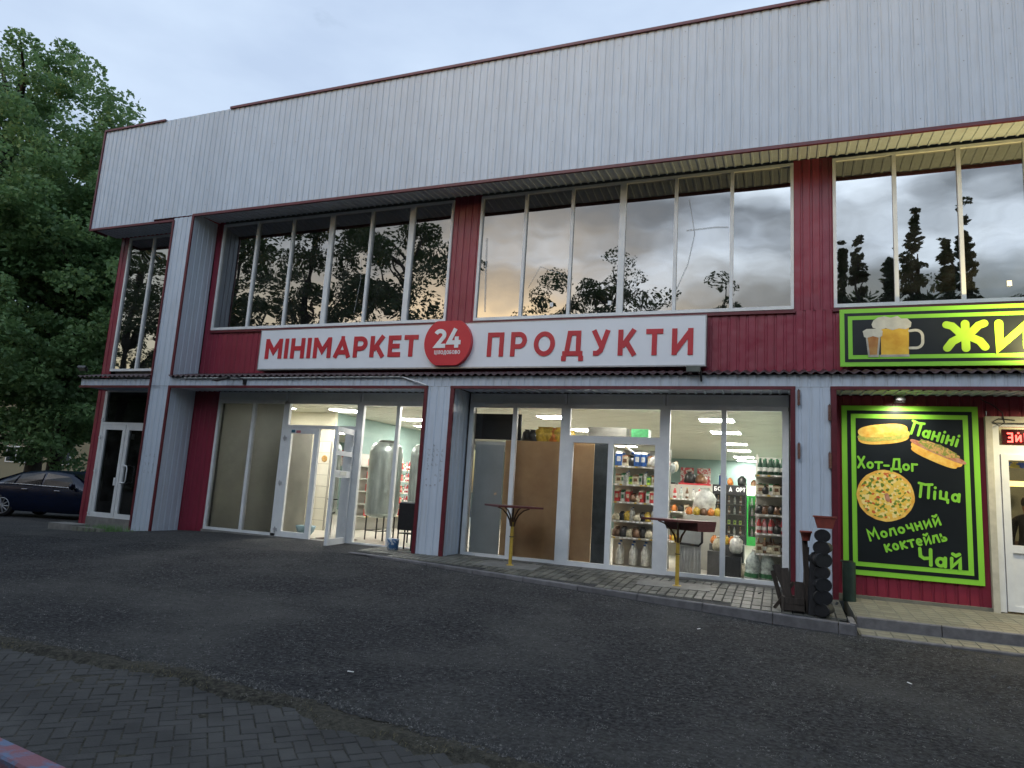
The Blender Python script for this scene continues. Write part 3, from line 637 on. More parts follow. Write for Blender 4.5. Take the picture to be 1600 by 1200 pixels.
# red walls, y = .8
def redwall(x0, x1, z0, z1, y=.80, ph=0):
    n = max(1, round((x1-x0)/1.155)); wdt = (x1-x0)/n
    for i in range(n): corr_obj('red_cladding_sheet', RED, B, 0, wdt, z0, z1, bl(x0+i*wdt, y+.002*(i % 2), 0), phase=ph)
redwall(-13.93,-13.70,4.98,7.93); redwall(-6.95,-6.27,4.98,7.93); redwall(.21,.88,4.98,7.93)
redwall(-13.93,8,3.70,4.98)
bpart(MB().box(-13.72,-6.93,.755,.80,4.93,4.99), 'sill_trim', TRIM); bpart(MB().box(-6.29,.24,.755,.80,4.93,4.99), 'sill_trim', TRIM); bpart(MB().box(.86,8,.755,.80,4.93,4.99), 'sill_trim', TRIM)
# left wing walls
corr_obj('red_cladding_sheet', RED, B, 0, .34, 3.7, 7.8, bl(-17.44,.80,0)); corr_obj('red_cladding_sheet', RED, B, 0, .38, -.25, 3.42, bl(-17.46,.80,0))
corr_obj('side_wall', RED, B, 0, 9, -.25, 10.5, bl(-17.46,9.8,0), (0,0,R(-90)))
redwall(-14.0,-13.13,-.1,3.42)
# ------------------------------------------------------------------ windows
def frame_bar(mb, x0, x1, z0, z1, y0=.755, y1=.835): mb.box(x0+7, x1+7, y0-.8, y1-.8, z0, z1)
def window_band(x0, x1, z0, z1, mulls, wide=(), m=MIRROR, fr=.055, name='window', tilt=.0035, stick=()):
    w_ = empty(name); w_.parent = B
    mb = MB(); f = fr
    frame_bar(mb, x0, x1, z0, z0+f+.01); frame_bar(mb, x0, x1, z1-f, z1); frame_bar(mb, x0, x0+f, z0+f+.01, z1-f); frame_bar(mb, x1-f, x1, z0+f+.01, z1-f)
    mb.build('frame', PVC, w_)
    ed = [x0+f]
    for q in mulls:
        hw = .065 if q in wide else .032
        b2 = MB(); frame_bar(b2, q-hw, q+hw, z0+f+.01, z1-f, .757, .833); b2.build('mullion', PVC, w_); ed += [q-hw, q+hw]
    ed.append(x1-f)
    for i in range(0, len(ed), 2):
        a, b = ed[i], ed[i+1]; p = MB()
        p.add([(-(b-a)/2,0,-(z1-z0)/2+f),((b-a)/2,0,-(z1-z0)/2+f),((b-a)/2,0,(z1-z0)/2-f+.01),(-(b-a)/2,0,(z1-z0)/2-f+.01)], [(0,1,2,3)])
        p.build('pane', m, w_, ((a+b)/2+7, .80-.8+.003, (z0+z1)/2), (random.gauss(0, tilt), 0, random.gauss(0, tilt*1.6)))
    return w_
W1 = window_band(-13.70,-6.95,5.00,7.86,[-12.55,-11.43,-10.26,-9.12,-8.02],[-10.26,-8.02])
W2 = window_band(-6.27,.21,5.00,7.87,[-5.19,-4.13,-3.05,-1.97,-.9],[-3.05])
W3 = window_band(.88,8.0,5.00,7.87,[1.89,2.89,3.9,5,6,7],[3.9])
W0 = window_band(-17.10,-14.62,3.95,7.76,[-16.16,-15.3])
# rooms behind the upper windows, and their curtain and stickers
for (x0, x1) in ((-13.9,-6.6),(-6.5,.5),(.6,8)):
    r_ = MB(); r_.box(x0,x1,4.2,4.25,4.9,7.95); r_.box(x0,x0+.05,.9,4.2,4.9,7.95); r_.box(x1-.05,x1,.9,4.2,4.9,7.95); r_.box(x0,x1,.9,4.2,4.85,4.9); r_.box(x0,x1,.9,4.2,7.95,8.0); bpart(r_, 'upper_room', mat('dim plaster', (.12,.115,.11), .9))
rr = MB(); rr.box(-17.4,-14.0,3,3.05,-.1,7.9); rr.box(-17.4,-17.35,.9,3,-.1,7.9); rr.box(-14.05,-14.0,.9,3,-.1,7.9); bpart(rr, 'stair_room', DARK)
cu = MB(); cu.v = []; 
pts = [(-13.62+.012*i, .92+.03*math.sin(i*.9)) for i in range(46)]
cu.add([(p[0],p[1],5.0) for p in pts]+[(p[0]-.02,p[1],7.9) for p in pts], [(i,i+1,46+i+1,46+i) for i in range(45)]); bpart(cu, 'curtain', mat('faded pink curtain', (.30,.16,.16), .8))
for (x, z) in ((-3.26,5.28),(-4.5,5.3),(3.55,5.32)):
    bpart(MB().box(x-.035,x+.035,.79,.796,z-.045,z+.045), 'sticker', SIGNWH)
# tape over cracked panes
def tape(pts, wd=.022):
    mb = MB()
    for (a, b) in zip(pts[:-1], pts[1:]):
        d = (Vector(b)-Vector(a)).normalized(); n_ = Vector((-d.y, d.x))*wd/2
        q = [Vector(a)-n_, Vector(b)-n_, Vector(b)+n_, Vector(a)+n_]; mb.add([(p.x,.792-random.random()*.003,p.y) for p in q], [(0,1,2,3)])
    bpart(mb, 'crack_tape', TAPE)
TAPE = bpy.data.materials.new('clear tape'); TAPE.use_nodes = True; nt = TAPE.node_tree; b = nt.nodes['Principled BSDF']; b.inputs['Base Color'].default_value = (.5,.52,.54,1); b.inputs['Alpha'].default_value = .42; b.inputs['Roughness'].default_value = .35
tape([(-1.72,7.35),(-1.66,7.0),(-1.60,6.62),(-1.72,6.0),(-1.93,5.5)]); tape([(-1.76,6.70),(-1.2,6.72),(-.96,6.70)], .03)
tape([(-5.05,5.7),(-4.8,6.15),(-4.3,5.95)], .014); tape([(-6.1,6.9),(-6.02,5.2)], .04); tape([(-9.1,6.9),(-9.35,6.6),(-9.3,6.1),(-9.4,5.3)], .012)

# ------------------------------------------------------------------ shop front, bay 1 and bay 2 and left door
def bars(lst, parent, name='frame', m=PVC, y0=.755, y1=.845):
    mb = MB()
    for (x0, x1, z0, z1) in lst: frame_bar(mb, x0, x1, z0, z1, y0, y1)
    return mb.build(name, m, parent)
def pane(x0, x1, z0, z1, parent, m=SHOPGLASS, y=.80):
    p = MB(); p.add([(x0+7,y-.8,z0),(x1+7,y-.8,z0),(x1+7,y-.8,z1),(x0+7,y-.8,z1)], [(0,1,2,3)]); return p.build('pane', m, parent)
def lintel(x0, x1):
    o = bars([(x0,x1,3.18,3.395)], B, 'lintel_panel', PVCG, .77, .84)
    bars([(x0,x1,3.365,3.395),(x0,x1,3.185,3.21),(x0,x0+.04,3.21,3.365),(x1-.04,x1,3.21,3.365)], B, 'lintel_frame', PVC, .756, .769)
SF = empty('shop_window'); SF.parent = B
bars([(-13.12,-13.05,.03,3.18),(-13.05,-10.95,3.12,3.18),(-13.05,-10.95,.03,.09),(-12.03,-11.95,.09,3.12)], SF)
pane(-13.05,-12.03,.09,3.12,SF); pane(-11.95,-11.08,.09,3.12,SF)
bars([(-11.08,-10.92,.0,3.18)], SF, 'post')
bars([(-9.02,-8.84,-.02,3.18)], SF, 'post')
bars([(-10.92,-9.02,3.12,3.18),(-10.92,-9.02,2.54,2.62)], SF, 'transom_frame'); pane(-10.92,-9.02,2.62,3.12,SF)
SG = empty('shop_window'); SG.parent = B
bars([(-8.84,-6.95,3.10,3.18),(-8.84,-6.95,-.01,.06),(-7.98,-7.90,.06,3.10)], SG); pane(-8.84,-7.98,.06,3.10,SG); pane(-7.90,-6.9,.06,3.10,SG)
for a, b in ((-13.12,-11.02),(-11.0,-8.95),(-8.93,-6.9)): lintel(a, b)
bpart(MB().box(-13.12,-6.2,.70,.95,-.3,.028), 'door_sill', CONC)
# left leaf, closed, with stickers and hinges
def leaf(name, wd, z0, z1, rails, parent, loc, rotz, glassm=SHOPGLASS, st=.10):
    d_ = empty(name); d_.parent = parent; d_.location = loc; d_.rotation_euler = (0,0,rotz)
    mb = MB(); mb.box(0,st,-.035,.035,z0,z1); mb.box(wd-st,wd,-.035,.035,z0,z1); mb.box(st,wd-st,-.034,.034,z0,z0+.13); mb.box(st,wd-st,-.034,.034,z1-.12,z1)
    edges_ = [z0+.13]
    for (a, b) in rails: mb.box(st,wd-st,-.034,.034,a,b); edges_ += [a, b]
    edges_.append(z1-.12); mb.build('door_frame', PVC, d_)
    for i in range(0, len(edges_), 2):
        p = MB(); p.add([(st,0,edges_[i]),(wd-st,0,edges_[i]),(wd-st,0,edges_[i+1]),(st,0,edges_[i+1])], [(0,1,2,3)]); p.build('pane', glassm, d_)
    return d_
LD = leaf('door', .92, .02, 2.535, [], B, bl(-10.92,.79,0), 0, st=.13)
mb = MB(); mb.box(.14,.24,-.046,-.035,2.44,2.50); mb.build('sticker', mat('blue sticker', (.03,.16,.25), .5), LD); mb = MB(); mb.box(.28,.40,-.046,-.036,2.43,2.49); mb.build('sticker', mat('pink sticker', (.5,.18,.2), .5), LD)
HING = mat('grey hinge', (.45,.45,.46), .4)
def hinges(parent, x, zs, sgn=1):
    for z in zs:
        mb = MB(); mb.box(x-.05,x+.05,-.055,-.036,z-.03,z+.03); mb.tube([(x,-.06,z-.06),(x,-.06,z+.06)], .011, 6); mb.build('hinge', HING, parent)
hinges(LD, -.03, (.18,1.25,2.3))
# right leaf, open outwards: hinge at the right post
RD = leaf('door', .88, .02, 2.535, [(1.45,1.60),(1.92,2.02)], B, bl(-9.04,.76,0), R(-81), st=.09)
mb = MB(); mb.tube([(.80,-.05,.98),(.80,-.09,.98),(.70,-.09,.98)], .012, 6); mb.tube([(.80,.05,.98),(.80,.09,.98),(.70,.09,.98)], .012, 6); mb.build('handle', BLACK, RD); hinges(RD, .01, (.18,1.25,2.3))
mb = MB(); mb.box(.3,.6,.036,.045,1.5,1.58); mb.build('sticker', mat('paper notice', (.6,.6,.55), .7), RD)
# bay 2
SH = empty('shop_window'); SH.parent = B
bars([(-6.19,-6.10,.03,3.18),(-6.10,-4.15,3.10,3.18),(-6.10,-4.15,.03,.09),(-5.20,-5.11,.09,3.10)], SH); pane(-6.10,-5.20,.09,3.10,SH); pane(-5.11,-4.15,.09,3.10,SH)
bars([(-4.15,-3.96,.0,3.18)], SH, 'post')
SI = empty('shop_window'); SI.parent = B
bars([(-3.96,-2.17,3.10,3.18),(-3.96,-2.17,2.42,2.56)], SI, 'transom_frame'); pane(-3.96,-2.17,2.56,3.10,SI)
bars([(-3.96,-3.88,.02,2.42),(-3.88,-2.25,.02,.11),(-2.25,-2.17,.02,2.42),(-3.16,-3.06,.11,2.42)], SI); pane(-3.88,-3.16,.11,2.42,SI); pane(-3.06,-2.25,.11,2.42,SI)
bars([(-2.17,-2.0,.0,3.18)], SI, 'post')
SJ = empty('shop_window'); SJ.parent = B
bars([(-2.0,-1.98,.03,3.18),(-1.98,.11,3.10,3.18),(-1.98,.11,.03,.10),(-1.04,-.95,.10,3.10),(.01,.12,.03,3.10)], SJ); pane(-1.98,-1.04,.10,3.10,SJ); pane(-.95,.01,.10,3.10,SJ)
for a, b in ((-6.19,-4.05),(-4.03,-2.08),(-2.06,.12)): lintel(a, b)
bpart(MB().box(-6.2,.15,.70,.95,-.3,.025), 'window_sill', CONC)
# left wing door
DW = empty('double_door'); DW.parent = B
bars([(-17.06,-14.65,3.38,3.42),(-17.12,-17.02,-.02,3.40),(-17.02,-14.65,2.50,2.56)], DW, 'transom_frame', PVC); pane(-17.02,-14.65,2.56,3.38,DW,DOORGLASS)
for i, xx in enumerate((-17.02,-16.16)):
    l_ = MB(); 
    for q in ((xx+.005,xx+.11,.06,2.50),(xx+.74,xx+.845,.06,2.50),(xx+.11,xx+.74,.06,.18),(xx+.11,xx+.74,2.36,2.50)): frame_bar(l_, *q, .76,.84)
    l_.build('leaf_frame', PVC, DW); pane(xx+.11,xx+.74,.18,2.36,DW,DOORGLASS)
mb = MB(); hx = -16.03+7; mb.tube([(hx,-.05,.95),(hx,-.11,.98),(hx+.16,-.11,.99),(hx+.19,-.11,1.05),(hx+.19,-.11,1.35),(hx+.16,-.11,1.42),(hx,-.11,1.44),(hx,-.05,1.44)], .017, 8); mb.build('handle', PVC, DW)
mb = MB(); mb.box(-16.32+7,-16.26+7,-.065,-.045,.9,1.1); mb.build('lock', PVC, DW)
for z in (.15,1.25,2.15,2.62):
    mb = MB(); mb.tube([(-17.05+7,-.06,z-.05),(-17.05+7,-.06,z+.05)], .016, 6); mb.box(-17.12+7,-16.98+7,-.055,-.042,z-.02,z+.02); mb.build('hinge', PVC, DW)
bars([(-15.98,-15.87,2.12,2.26)], DW, 'sticker', mat('grey notice', (.35,.36,.35), .6), .80, .806)
bars([(-15.31,-14.66,.06,2.50)], DW, 'side_panel', DOORGLASS, .79, .80)
bpart(MB().box(-17.1,-14.65,.72,1.0,-.25,.058), 'door_sill', CONC)
# right bay: red wall, timber door surround, door
redwall(.84,3.14,.02,3.40); corr_obj('red_cladding_sheet', RED, B, 0, 5, 3.06, 3.40, bl(3.14,.80,0))
bpart(MB().box(.84,3.12,.74,.85,-.1,.02), 'plinth', RT)
bpart(MB().box(3.10,3.19,.70,.86,-.06,3.06), 'door_surround', CREAMWOOD); bpart(MB().box(3.19,5,.70,.86,2.96,3.06), 'door_surround', CREAMWOOD)
D3 = empty('cafe_door'); D3.parent = B
bars([(3.19,3.29,-.02,2.96),(3.29,4.4,2.90,2.96),(3.29,4.4,2.45,2.60)], D3, 'frame', PVC, .76,.86)
bars([(3.30,3.40,.0,2.45),(3.40,4.3,.0,.08),(3.40,4.3,.90,1.02),(3.40,4.3,2.36,2.45),(4.3,4.4,0,2.45)], D3, 'leaf_frame', PVC, .745,.84)
bars([(3.40,4.3,.08,.90)], D3, 'lower_panel', PVC, .775, .83); pane(3.40,4.3,1.02,2.36,D3); pane(3.29,4.4,2.60,2.90,D3)
# inside of the cafe
cr_ = MB(); cr_.box(2.6,6,4.2,4.3,0,3); cr_.box(2.5,2.6,.95,4.2,0,3.3); cr_.box(2.6,6,.9,4.2,-.06,0); cr_.box(2.6,6,.95,4.2,3,3.1); cr_.box(6,6.1,.95,4.2,0,3); bpart(cr_, 'cafe_room', mat('dark teal interior', (.10,.12,.09), .7))

# ------------------------------------------------------------------ interior of the shop
def rect(name, a, b, c, d, m, par=None): return bpart(MB().add([a,b,c,d], [(0,1,2,3)]), name, m, par)
bpart(MB().box(-13.9,.14,.9,18,-.05,.045), 'shop_floor', FLOORT)
cb = MB()
for i in range(68):
    y = .96+i*.25
    cb.box(-13.5,.14,y,y+.243,3.215+ (.004 if i % 2 else 0),3.235)
cb.box(-13.6,.14,.9,18,3.245,3.26); tag(bpart(cb, 'ceiling_planks', CEIL), kind='stuff')
w_ = MB(); w_.box(-13.6,.14,18,18.1,0,3.24); w_.box(.12,.18,.9,18,0,3.24); bpart(w_, 'shop_wall', TEAL)
w_ = MB(); w_.box(-13.6,-11.35,3.2,3.3,0,3.21); w_.box(-13.6,-13.5,.9,3.2,0,3.21); bpart(w_, 'cream_wall', CREAM); bpart(MB().box(-11.45,-11.35,3.3,9,0,3.21), 'shop_wall', TEAL)
# wall tiles on the cream wall next to the entrance
TILEW = mat('white glazed wall tile', (.66,.64,.54), .25, .04, 3, rand=.04)
tme2 = MB().box(-.145,.145,-.008,0,-.145,.145).mesh('wall_tile', TILEW)
par = bpart(MB().box(-13.5,-11.34,3.17,3.198,0,2.42), 'tiled_wall', mat('grout', (.30,.29,.25), .9))
for i in range(7):
    for j in range(8): inst('wall_tile', tme2, par, (-13.35+i*.3, 3.168, .16+j*.3))
# sheets behind the two grey panes
bpart(MB().box(-13.12,-11.0,.93,.95,.03,3.18), 'grey_blind', FILM)
bpart(MB().box(-11.10,-11.04,.93,1.9,.05,2.5), 'grey_blind', FILM)
# ceiling lights
LED = emis('lit ceiling panel', (1,.96,.90), 33.0)
def ceil_light(x, y, lab, wd=.70, dp=.55):
    t_ = empty('ceiling_light', (x, y, 3.2), 0, lab, 'ceiling light', 'ceiling lights of the shop')
    mb = MB(); mb.box(-wd/2-.03,wd/2+.03,-dp/2-.03,dp/2+.03,-.005,.02); mb.build('frame', PVC, t_); mb = MB(); mb.box(-wd/2,wd/2,-dp/2,dp/2,-.012,-.0055); mb.build('diffuser', LED, t_)
    return t_
for i, y in enumerate((3.2,5.9,9.3,11.9,15.1,17.3)):
    ceil_light(-1.33, y, ['nearest','second nearest','third','fourth','fifth','farthest'][i]+' of the lit ceiling panels in the row above the drinks fridges')
nm = iter(['lit ceiling panel behind the top of the brown hardboard window','lit ceiling panel above the shelf behind the transom window','lit ceiling panel deep in the shop left of the fridge row','lit ceiling panel above the wrapped tanks','lit ceiling panel seen through the right pane by the first pilaster','lit ceiling panel above the entrance doorway','lit ceiling panel behind the entrance transom','farthest lit ceiling panel on the entrance side'])
ceil_light(-12.3, 2.2, 'added ceiling panel lighting the two grey filmed panes from behind', .5, .35)  # added panel, shines through the film to brighten both panes
for (x_, lab_) in ((-.9,'added unseen ceiling panel tight behind the head of the last shop window'),(-2.9,'added unseen ceiling panel tight behind the head of the middle shop window'),(-7.9,'added unseen ceiling panel tight behind the window head above the tanks')): ceil_light(x_, 1.12, lab_, .7, .22)  # unseen panels added to brighten the fronts of goods and boards
for (x, y) in ((-5.1,3.2),(-5.1,6.2),(-5.1,11.5),(-9.6,4.4),(-8.9,8.5),(-10.6,2.6),(-10.2,6.4),(-10.9,9.8)): ceil_light(x, y, next(nm))

# shelves and goods -------------------------------------------------------
gcol = dict(blue=(.03,.10,.32), white=(.62,.62,.58), red=(.45,.04,.04), green=(.04,.18,.07), dgreen=(.01,.05,.025), yellow=(.55,.38,.05), orange=(.6,.2,.04), brown=(.16,.08,.04), black=(.02,.02,.02), cream=(.55,.5,.36), pink=(.5,.2,.22), clear=(.42,.48,.46), lime=(.4,.6,.08), purple=(.18,.08,.2))
GM = {k: mat(k+' packaging', v, .35, .35, 22) for k, v in gcol.items()}
SHELFM = mat('cream metal shelf', (.48,.47,.42), .5, .06, 5)
def shelf_unit(loc, rz, wd, dp, zs, label, back=True):
    t_ = empty('shelf_unit', loc, rz, label, 'shelf')
    mb = MB(); mb.box(-wd/2,wd/2,dp/2-.02,dp/2,0,max(zs)+.35)
    for s in (-1, 1): mb.box(s*(wd/2-.02)-.02,s*(wd/2-.02)+.02,dp/2-.001,dp/2+.04,0,max(zs)+.4)
    mb.build('back_panel', SHELFM, t_)
    for z in zs:
        b_ = MB().box(-wd/2,wd/2,-dp/2,dp/2-.022,z-.035,z).build('shelf_board', SHELFM, t_)
        ps = MB(); x = -wd/2+.03
        while x < wd/2-.06: ps.box(x,x+.05,-dp/2-.004,-dp/2-.0005,z-.034,z-.004, random.choice((0,0,1))); x += random.uniform(.07,.16)
        tag(ps.build('price_tags', [SIGNWH, GM['yellow']], b_), kind='stuff')
    return t_
def bottle_me(h, r, body, capc):
    mb = MB(); mb.lathe([(r*.9,0),(r,.02*h),(r,.55*h),(r*.96,.62*h),(r*.42,.82*h),(r*.33,.92*h)], 10, 0); mb.lathe([(r*.4,.92*h),(r*.4,h)], 8, 1)
    mb.lathe([(r*1.01,.2*h),(r*1.01,.45*h)], 10, 2); return mb.mesh('bottle', [body, capc, GM['white']])
def carton_me(w_, d_, h, m1, m2):
    mb = MB(); mb.box(-w_/2,w_/2,-d_/2,d_/2,0,h*.86,0); mb.hexa([(-w_/2,-d_/2,h*.86),(w_/2,-d_/2,h*.86),(w_/2,d_/2,h*.86),(-w_/2,d_/2,h*.86),(-w_/2,-.01,h),(w_/2,-.01,h),(w_/2,.01,h),(-w_/2,.01,h)],1); mb.box(-w_*.3,w_*.3,-d_/2-.002,-d_/2+.0,h*.3,h*.65,1); return mb.mesh('carton', [m1, m2])
def bag_me(w_, h, d_, m1, m2, seed=0):
    mb = MB(); rr_ = random.Random(seed); n_ = 12; prof = [(.62,0),(.98,.1),(1,.35),(.92,.6),(.7,.8),(.35,.9),(.5,1.0)]
    vv = []
    for (r_, z) in prof:
        for k in range(n_):
            a = 2*PI*k/n_; q = r_*(1+.14*rr_.uniform(-1,1)); vv.append((w_/2*q*math.cos(a), d_/2*q*math.sin(a), z*h))
    ff = [(i*n_+k, i*n_+(k+1) % n_, (i+1)*n_+(k+1) % n_, (i+1)*n_+k) for i in range(len(prof)-1) for k in range(n_)]
    mb.add(vv, ff, 0, True); mb.add(vv[-n_:], [tuple(range(n_))], 1); return mb.mesh('bag', [m1, m2])
ME = {
 'green_bottle': ('bottle', bottle_me(.30,.042,GM['dgreen'],GM['green'])), 'white_bottle': ('bottle', bottle_me(.24,.038,GM['white'],GM['blue'])),
 'red_bottle': ('bottle', bottle_me(.27,.04,GM['red'],GM['white'])), 'amber_bottle': ('bottle', bottle_me(.27,.037,GM['brown'],GM['yellow'])),
 'clear_bottle': ('bottle', bottle_me(.27,.037,GM['clear'],GM['blue'])), 'pink_bottle': ('bottle', bottle_me(.25,.04,GM['pink'],GM['red'])),
 'white_carton': ('carton', carton_me(.07,.07,.2,GM['white'],GM['green'])), 'red_carton': ('carton', carton_me(.09,.09,.22,GM['red'],GM['cream'])), 'blue_box': ('carton', carton_me(.11,.14,.24,GM['blue'],GM['white'])),
 'cream_carton': ('carton', carton_me(.12,.1,.18,GM['cream'],GM['brown'])), 'dark_bag': ('bag', bag_me(.16,.16,.13,GM['black'],GM['brown'],1)),
 'yellow_bag': ('bag', bag_me(.15,.17,.12,GM['yellow'],GM['red'],2)), 'cream_bag': ('bag', bag_me(.16,.14,.13,GM['cream'],GM['white'],3)), 'brown_bag': ('bag', bag_me(.17,.15,.14,GM['brown'],GM['cream'],4)),
 'orange_bag': ('bag', bag_me(.14,.16,.12,GM['orange'],GM['yellow'],5)), 'lime_box': ('carton', carton_me(.08,.08,.16,GM['lime'],GM['green'])) }
ORD = ['first','second','third','fourth','fifth','sixth','seventh','eighth','ninth','tenth','eleventh','twelfth','thirteenth','fourteenth','fifteenth','sixteenth','seventeenth','eighteenth']
def goods(kinds, p0, p1, z, n, label, group, jit=.01, rz=0, sc_=1):
    for i in range(n):
        k = kinds[i % len(kinds)]; nm_, me_ = ME[k]; t = (i+.5)/n
        o = inst(nm_, me_, None, (p0[0]+(p1[0]-p0[0])*t+random.uniform(-jit,jit), p0[1]+(p1[1]-p0[1])*t+random.uniform(-jit,jit), z), (0,0,rz+random.uniform(-.25,.25)), (sc_,)*3 if sc_ != 1 else None)
        tag(o, label.replace('@', k.replace('_', ' ')).replace('#', ORD[i]), nm_, group)
# right rack, close behind the last pane: boards run back into the shop
zsR = [.50,.86,1.20,1.56,1.92]
su = shelf_unit((-.18,1.36,.045), 0, .56, .52, zsR, 'cream shelf rack at the right edge of the last shop window, full of drinks')
gl_ = [('clear_bottle','clear_bottle','red_bottle'),('cream_carton','amber_bottle','cream_bag'),('red_bottle','pink_bottle','red_bottle','dark_bag'),('dark_bag','brown_bag'),('cream_carton','dark_bag','white_carton'),('green_bottle',)]
nm = ['standing on the shop floor under the rack','on the lowest right-hand board','on the second right-hand board','on the third right-hand board','on the fourth right-hand board','on the top right-hand board']
for j, z in enumerate([.05]+zsR):
    if j == 0: continue
    for row, yy in enumerate((1.16,1.30,1.46)):
        goods(gl_[j][row % len(gl_[j]):]+gl_[j][:row % len(gl_[j])], (-.43,yy), (.07,yy), z+.047, [5,6,5][row], '@, # from left, %s row %s' % (('front','middle','rear')[row], nm[j]), 'goods on the right-hand rack', jit=.012, sc_=[1.0,.96,1.05][row])
for i, (x, y, rz_) in enumerate(((-.52,1.25,.0),(-.26,1.3,.06))):
    t_ = empty('water_bottle', (x,y,.05), rz_, ['left','right'][i]+' one of two big clear water bottles on the shop floor behind the last pane', 'bottle', 'big water bottles behind the last pane'); t_.rotation_euler = (R(3),R(5-3*i),0)
    mb = MB(); mb.lathe([(.10,0),(.125,.02),(.125,.16),(.115,.18),(.125,.2),(.125,.32),(.09,.42),(.035,.50),(.035,.52)], 16); mb.build('body', GM['clear'], t_)
    MB().lathe([(.04,.515),(.04,.55)], 10).build('cap', GM['white'], t_); MB().lathe([(.127,.055),(.127,.13)], 16).build('label_band', GM['green'], t_)
# left rack behind the mid pane
zsL = [.58,.90,1.27,1.62,1.98]
su = shelf_unit((-2.62,1.55,.045), R(8), 1.12, .5, zsL, 'cream shelf rack behind the middle shop window, loaded with household goods')
gl_ = [('white_bottle','white_bottle'),('brown_bag','dark_bag','cream_bag'),('cream_bag','dark_bag','yellow_bag','white_bottle'),('red_carton','white_carton','red_carton','brown_bag','cream_bag'),('cream_carton','white_carton','white_bottle','lime_box'),('blue_box','cream_carton','dark_bag','blue_box')]
nm = ['on the shop floor under the middle rack','on the lowest board of the middle rack','on the second board of the middle rack','on the third board of the middle rack','on the fourth board of the middle rack','on the top board of the middle rack']
for j, z in enumerate([.05]+zsL):
    for row in range(2):
        goods(gl_[j], (-3.12,1.33+.14*row), (-2.12,1.42+.14*row), z+.047, [4,8,10,10,11,8][j], '@, # from left, %s row %s' % (('front','rear')[row], nm[j]), 'goods on the middle rack', jit=.02, sc_=[1.7,1.15,1,1.05,1,1.15][j]*(1,1.12)[row])
for i in range(3):
    o = MB().tube([(-2.95+.07*i,1.35,2.42-.06*i),(-2.45+.06*i,1.4,2.02)], .028, 8).build('roll', [GM['cream'],GM['white'],GM['blue']][i]); tag(o, ['cream','white','blue'][i]+' paper roll leaning across the top of the middle rack', 'roll', 'rolls leaning on the middle rack')
# fridges at the back of the shop
FB = mat('black fridge body', (.02,.022,.025), .35); FR = mat('red fridge header', (.45,.02,.03), .4); FG = mat('bright green fridge', (.03,.35,.06), .4); FIN = mat('fridge interior', (.10,.11,.11), .6)
def fridge(x0, x1, y, body, head, label, lit=None, txt=None, goods_=()):
    t_ = empty('drinks_fridge', ((x0+x1)/2, y, .045), 0, label, 'fridge'); w_ = x1-x0
    mb = MB(); mb.box(-w_/2,-w_/2+.05,0,.7,0,1.98); mb.box(w_/2-.05,w_/2,0,.7,0,1.98); mb.box(-w_/2+.05,w_/2-.05,.64,.7,0,1.98); mb.box(-w_/2+.05,w_/2-.05,0,.64,0,.3); mb.build('body', body, t_)
    MB().box(-w_/2,w_/2,-.02,.64,1.70,2.02).build('header', head, t_)
    for z in (.3,.65,1.0,1.35): MB().box(-w_/2+.052,w_/2-.052,.02,.62,z,z+.02).build('shelf', FIN, t_)
    p = MB(); p.add([(-w_/2+.05,.0,.3),(w_/2-.05,.0,.3),(w_/2-.05,.0,1.7),(-w_/2+.05,0,1.7)], [(0,1,2,3)]); p.build('glass_door', SHOPGLASS, t_)
    if txt:
        for (s, a, b, zz, hh, th) in txt: text(s, a, zz, b, zz, hh, th, -.0205, .004, SIGNWH, t_, gap=.2)
    return t_
fridge(-3.45,-2.32,13, FB, FR, 'drinks fridge with a red header deep in the shop behind the white bag')
fridge(-2.28,-1.14,13, FB, BLACK, 'black drinks fridge with white header lettering deep in the shop', txt=[('БО', -.50, -.26, 1.80, .15, .2), ('АССОРТ', .0, .54, 1.80, .15, .2)])
fridge(-1.12,-.5,13, FG, emis('lit white header', (.8,.95,.75), 1.2), 'bright green drinks fridge beside the black one')
fridge(-4.7,-3.6,13.2, FB, BLACK, 'dark drinks fridge half hidden behind the post, left of the red header one')
for fi, (x0, x1) in enumerate(((-3.4,-2.37),(-2.23,-1.19),(-1.07,-.55))):
    for j, z in enumerate((.32,.67,1.02,1.37)):
        kinds = [('white_bottle','yellow_bag'),('lime_box','lime_box') if j == 1 else ('amber_bottle','clear_bottle'),('clear_bottle','red_bottle')][fi]
        goods(kinds, (x0+.05,13.12), (x1-.05,13.12), z+.047, 5 if fi < 2 else 3, '@, # from left on the %s shelf of the %s fridge' % (['bottom','lower','upper','top'][j], ['red headed','black','green'][fi]), 'drinks in the fridges')
for i, (x, k, s) in enumerate(((-3.1,'dark_bag',2.6),(-2.7,'brown_bag',2.4),(-1.95,'blue_box',1.6),(-1.7,'orange_bag',1.6),(-1.3,'dark_bag',2.2),(-.9,'brown_bag',1.5))):
    nm_, me_ = ME[k]; o = inst(nm_, me_, None, (x,13.3,2.068), (0,0,.3*i), (s,)*3); tag(o, k.replace('_',' ')+' stored on top of the '+['left of the red headed fridge','right end of the red headed fridge','black fridge at its left','black fridge at its middle','black fridge at its right','green fridge'][i], nm_)
PR = mat('red and white poster print', (.45,.05,.06), .5, .3, 9, col2=(.6,.55,.5), lo=.48, hi=.52)
for i, x in enumerate((-4.05,-3.35)):
    tag(MB().box(x,x+.55,17.94,17.98,2.1,2.85).build('wall_poster', PR), ['left','right'][i]+' one of two red and white posters high on the teal back wall', 'poster')
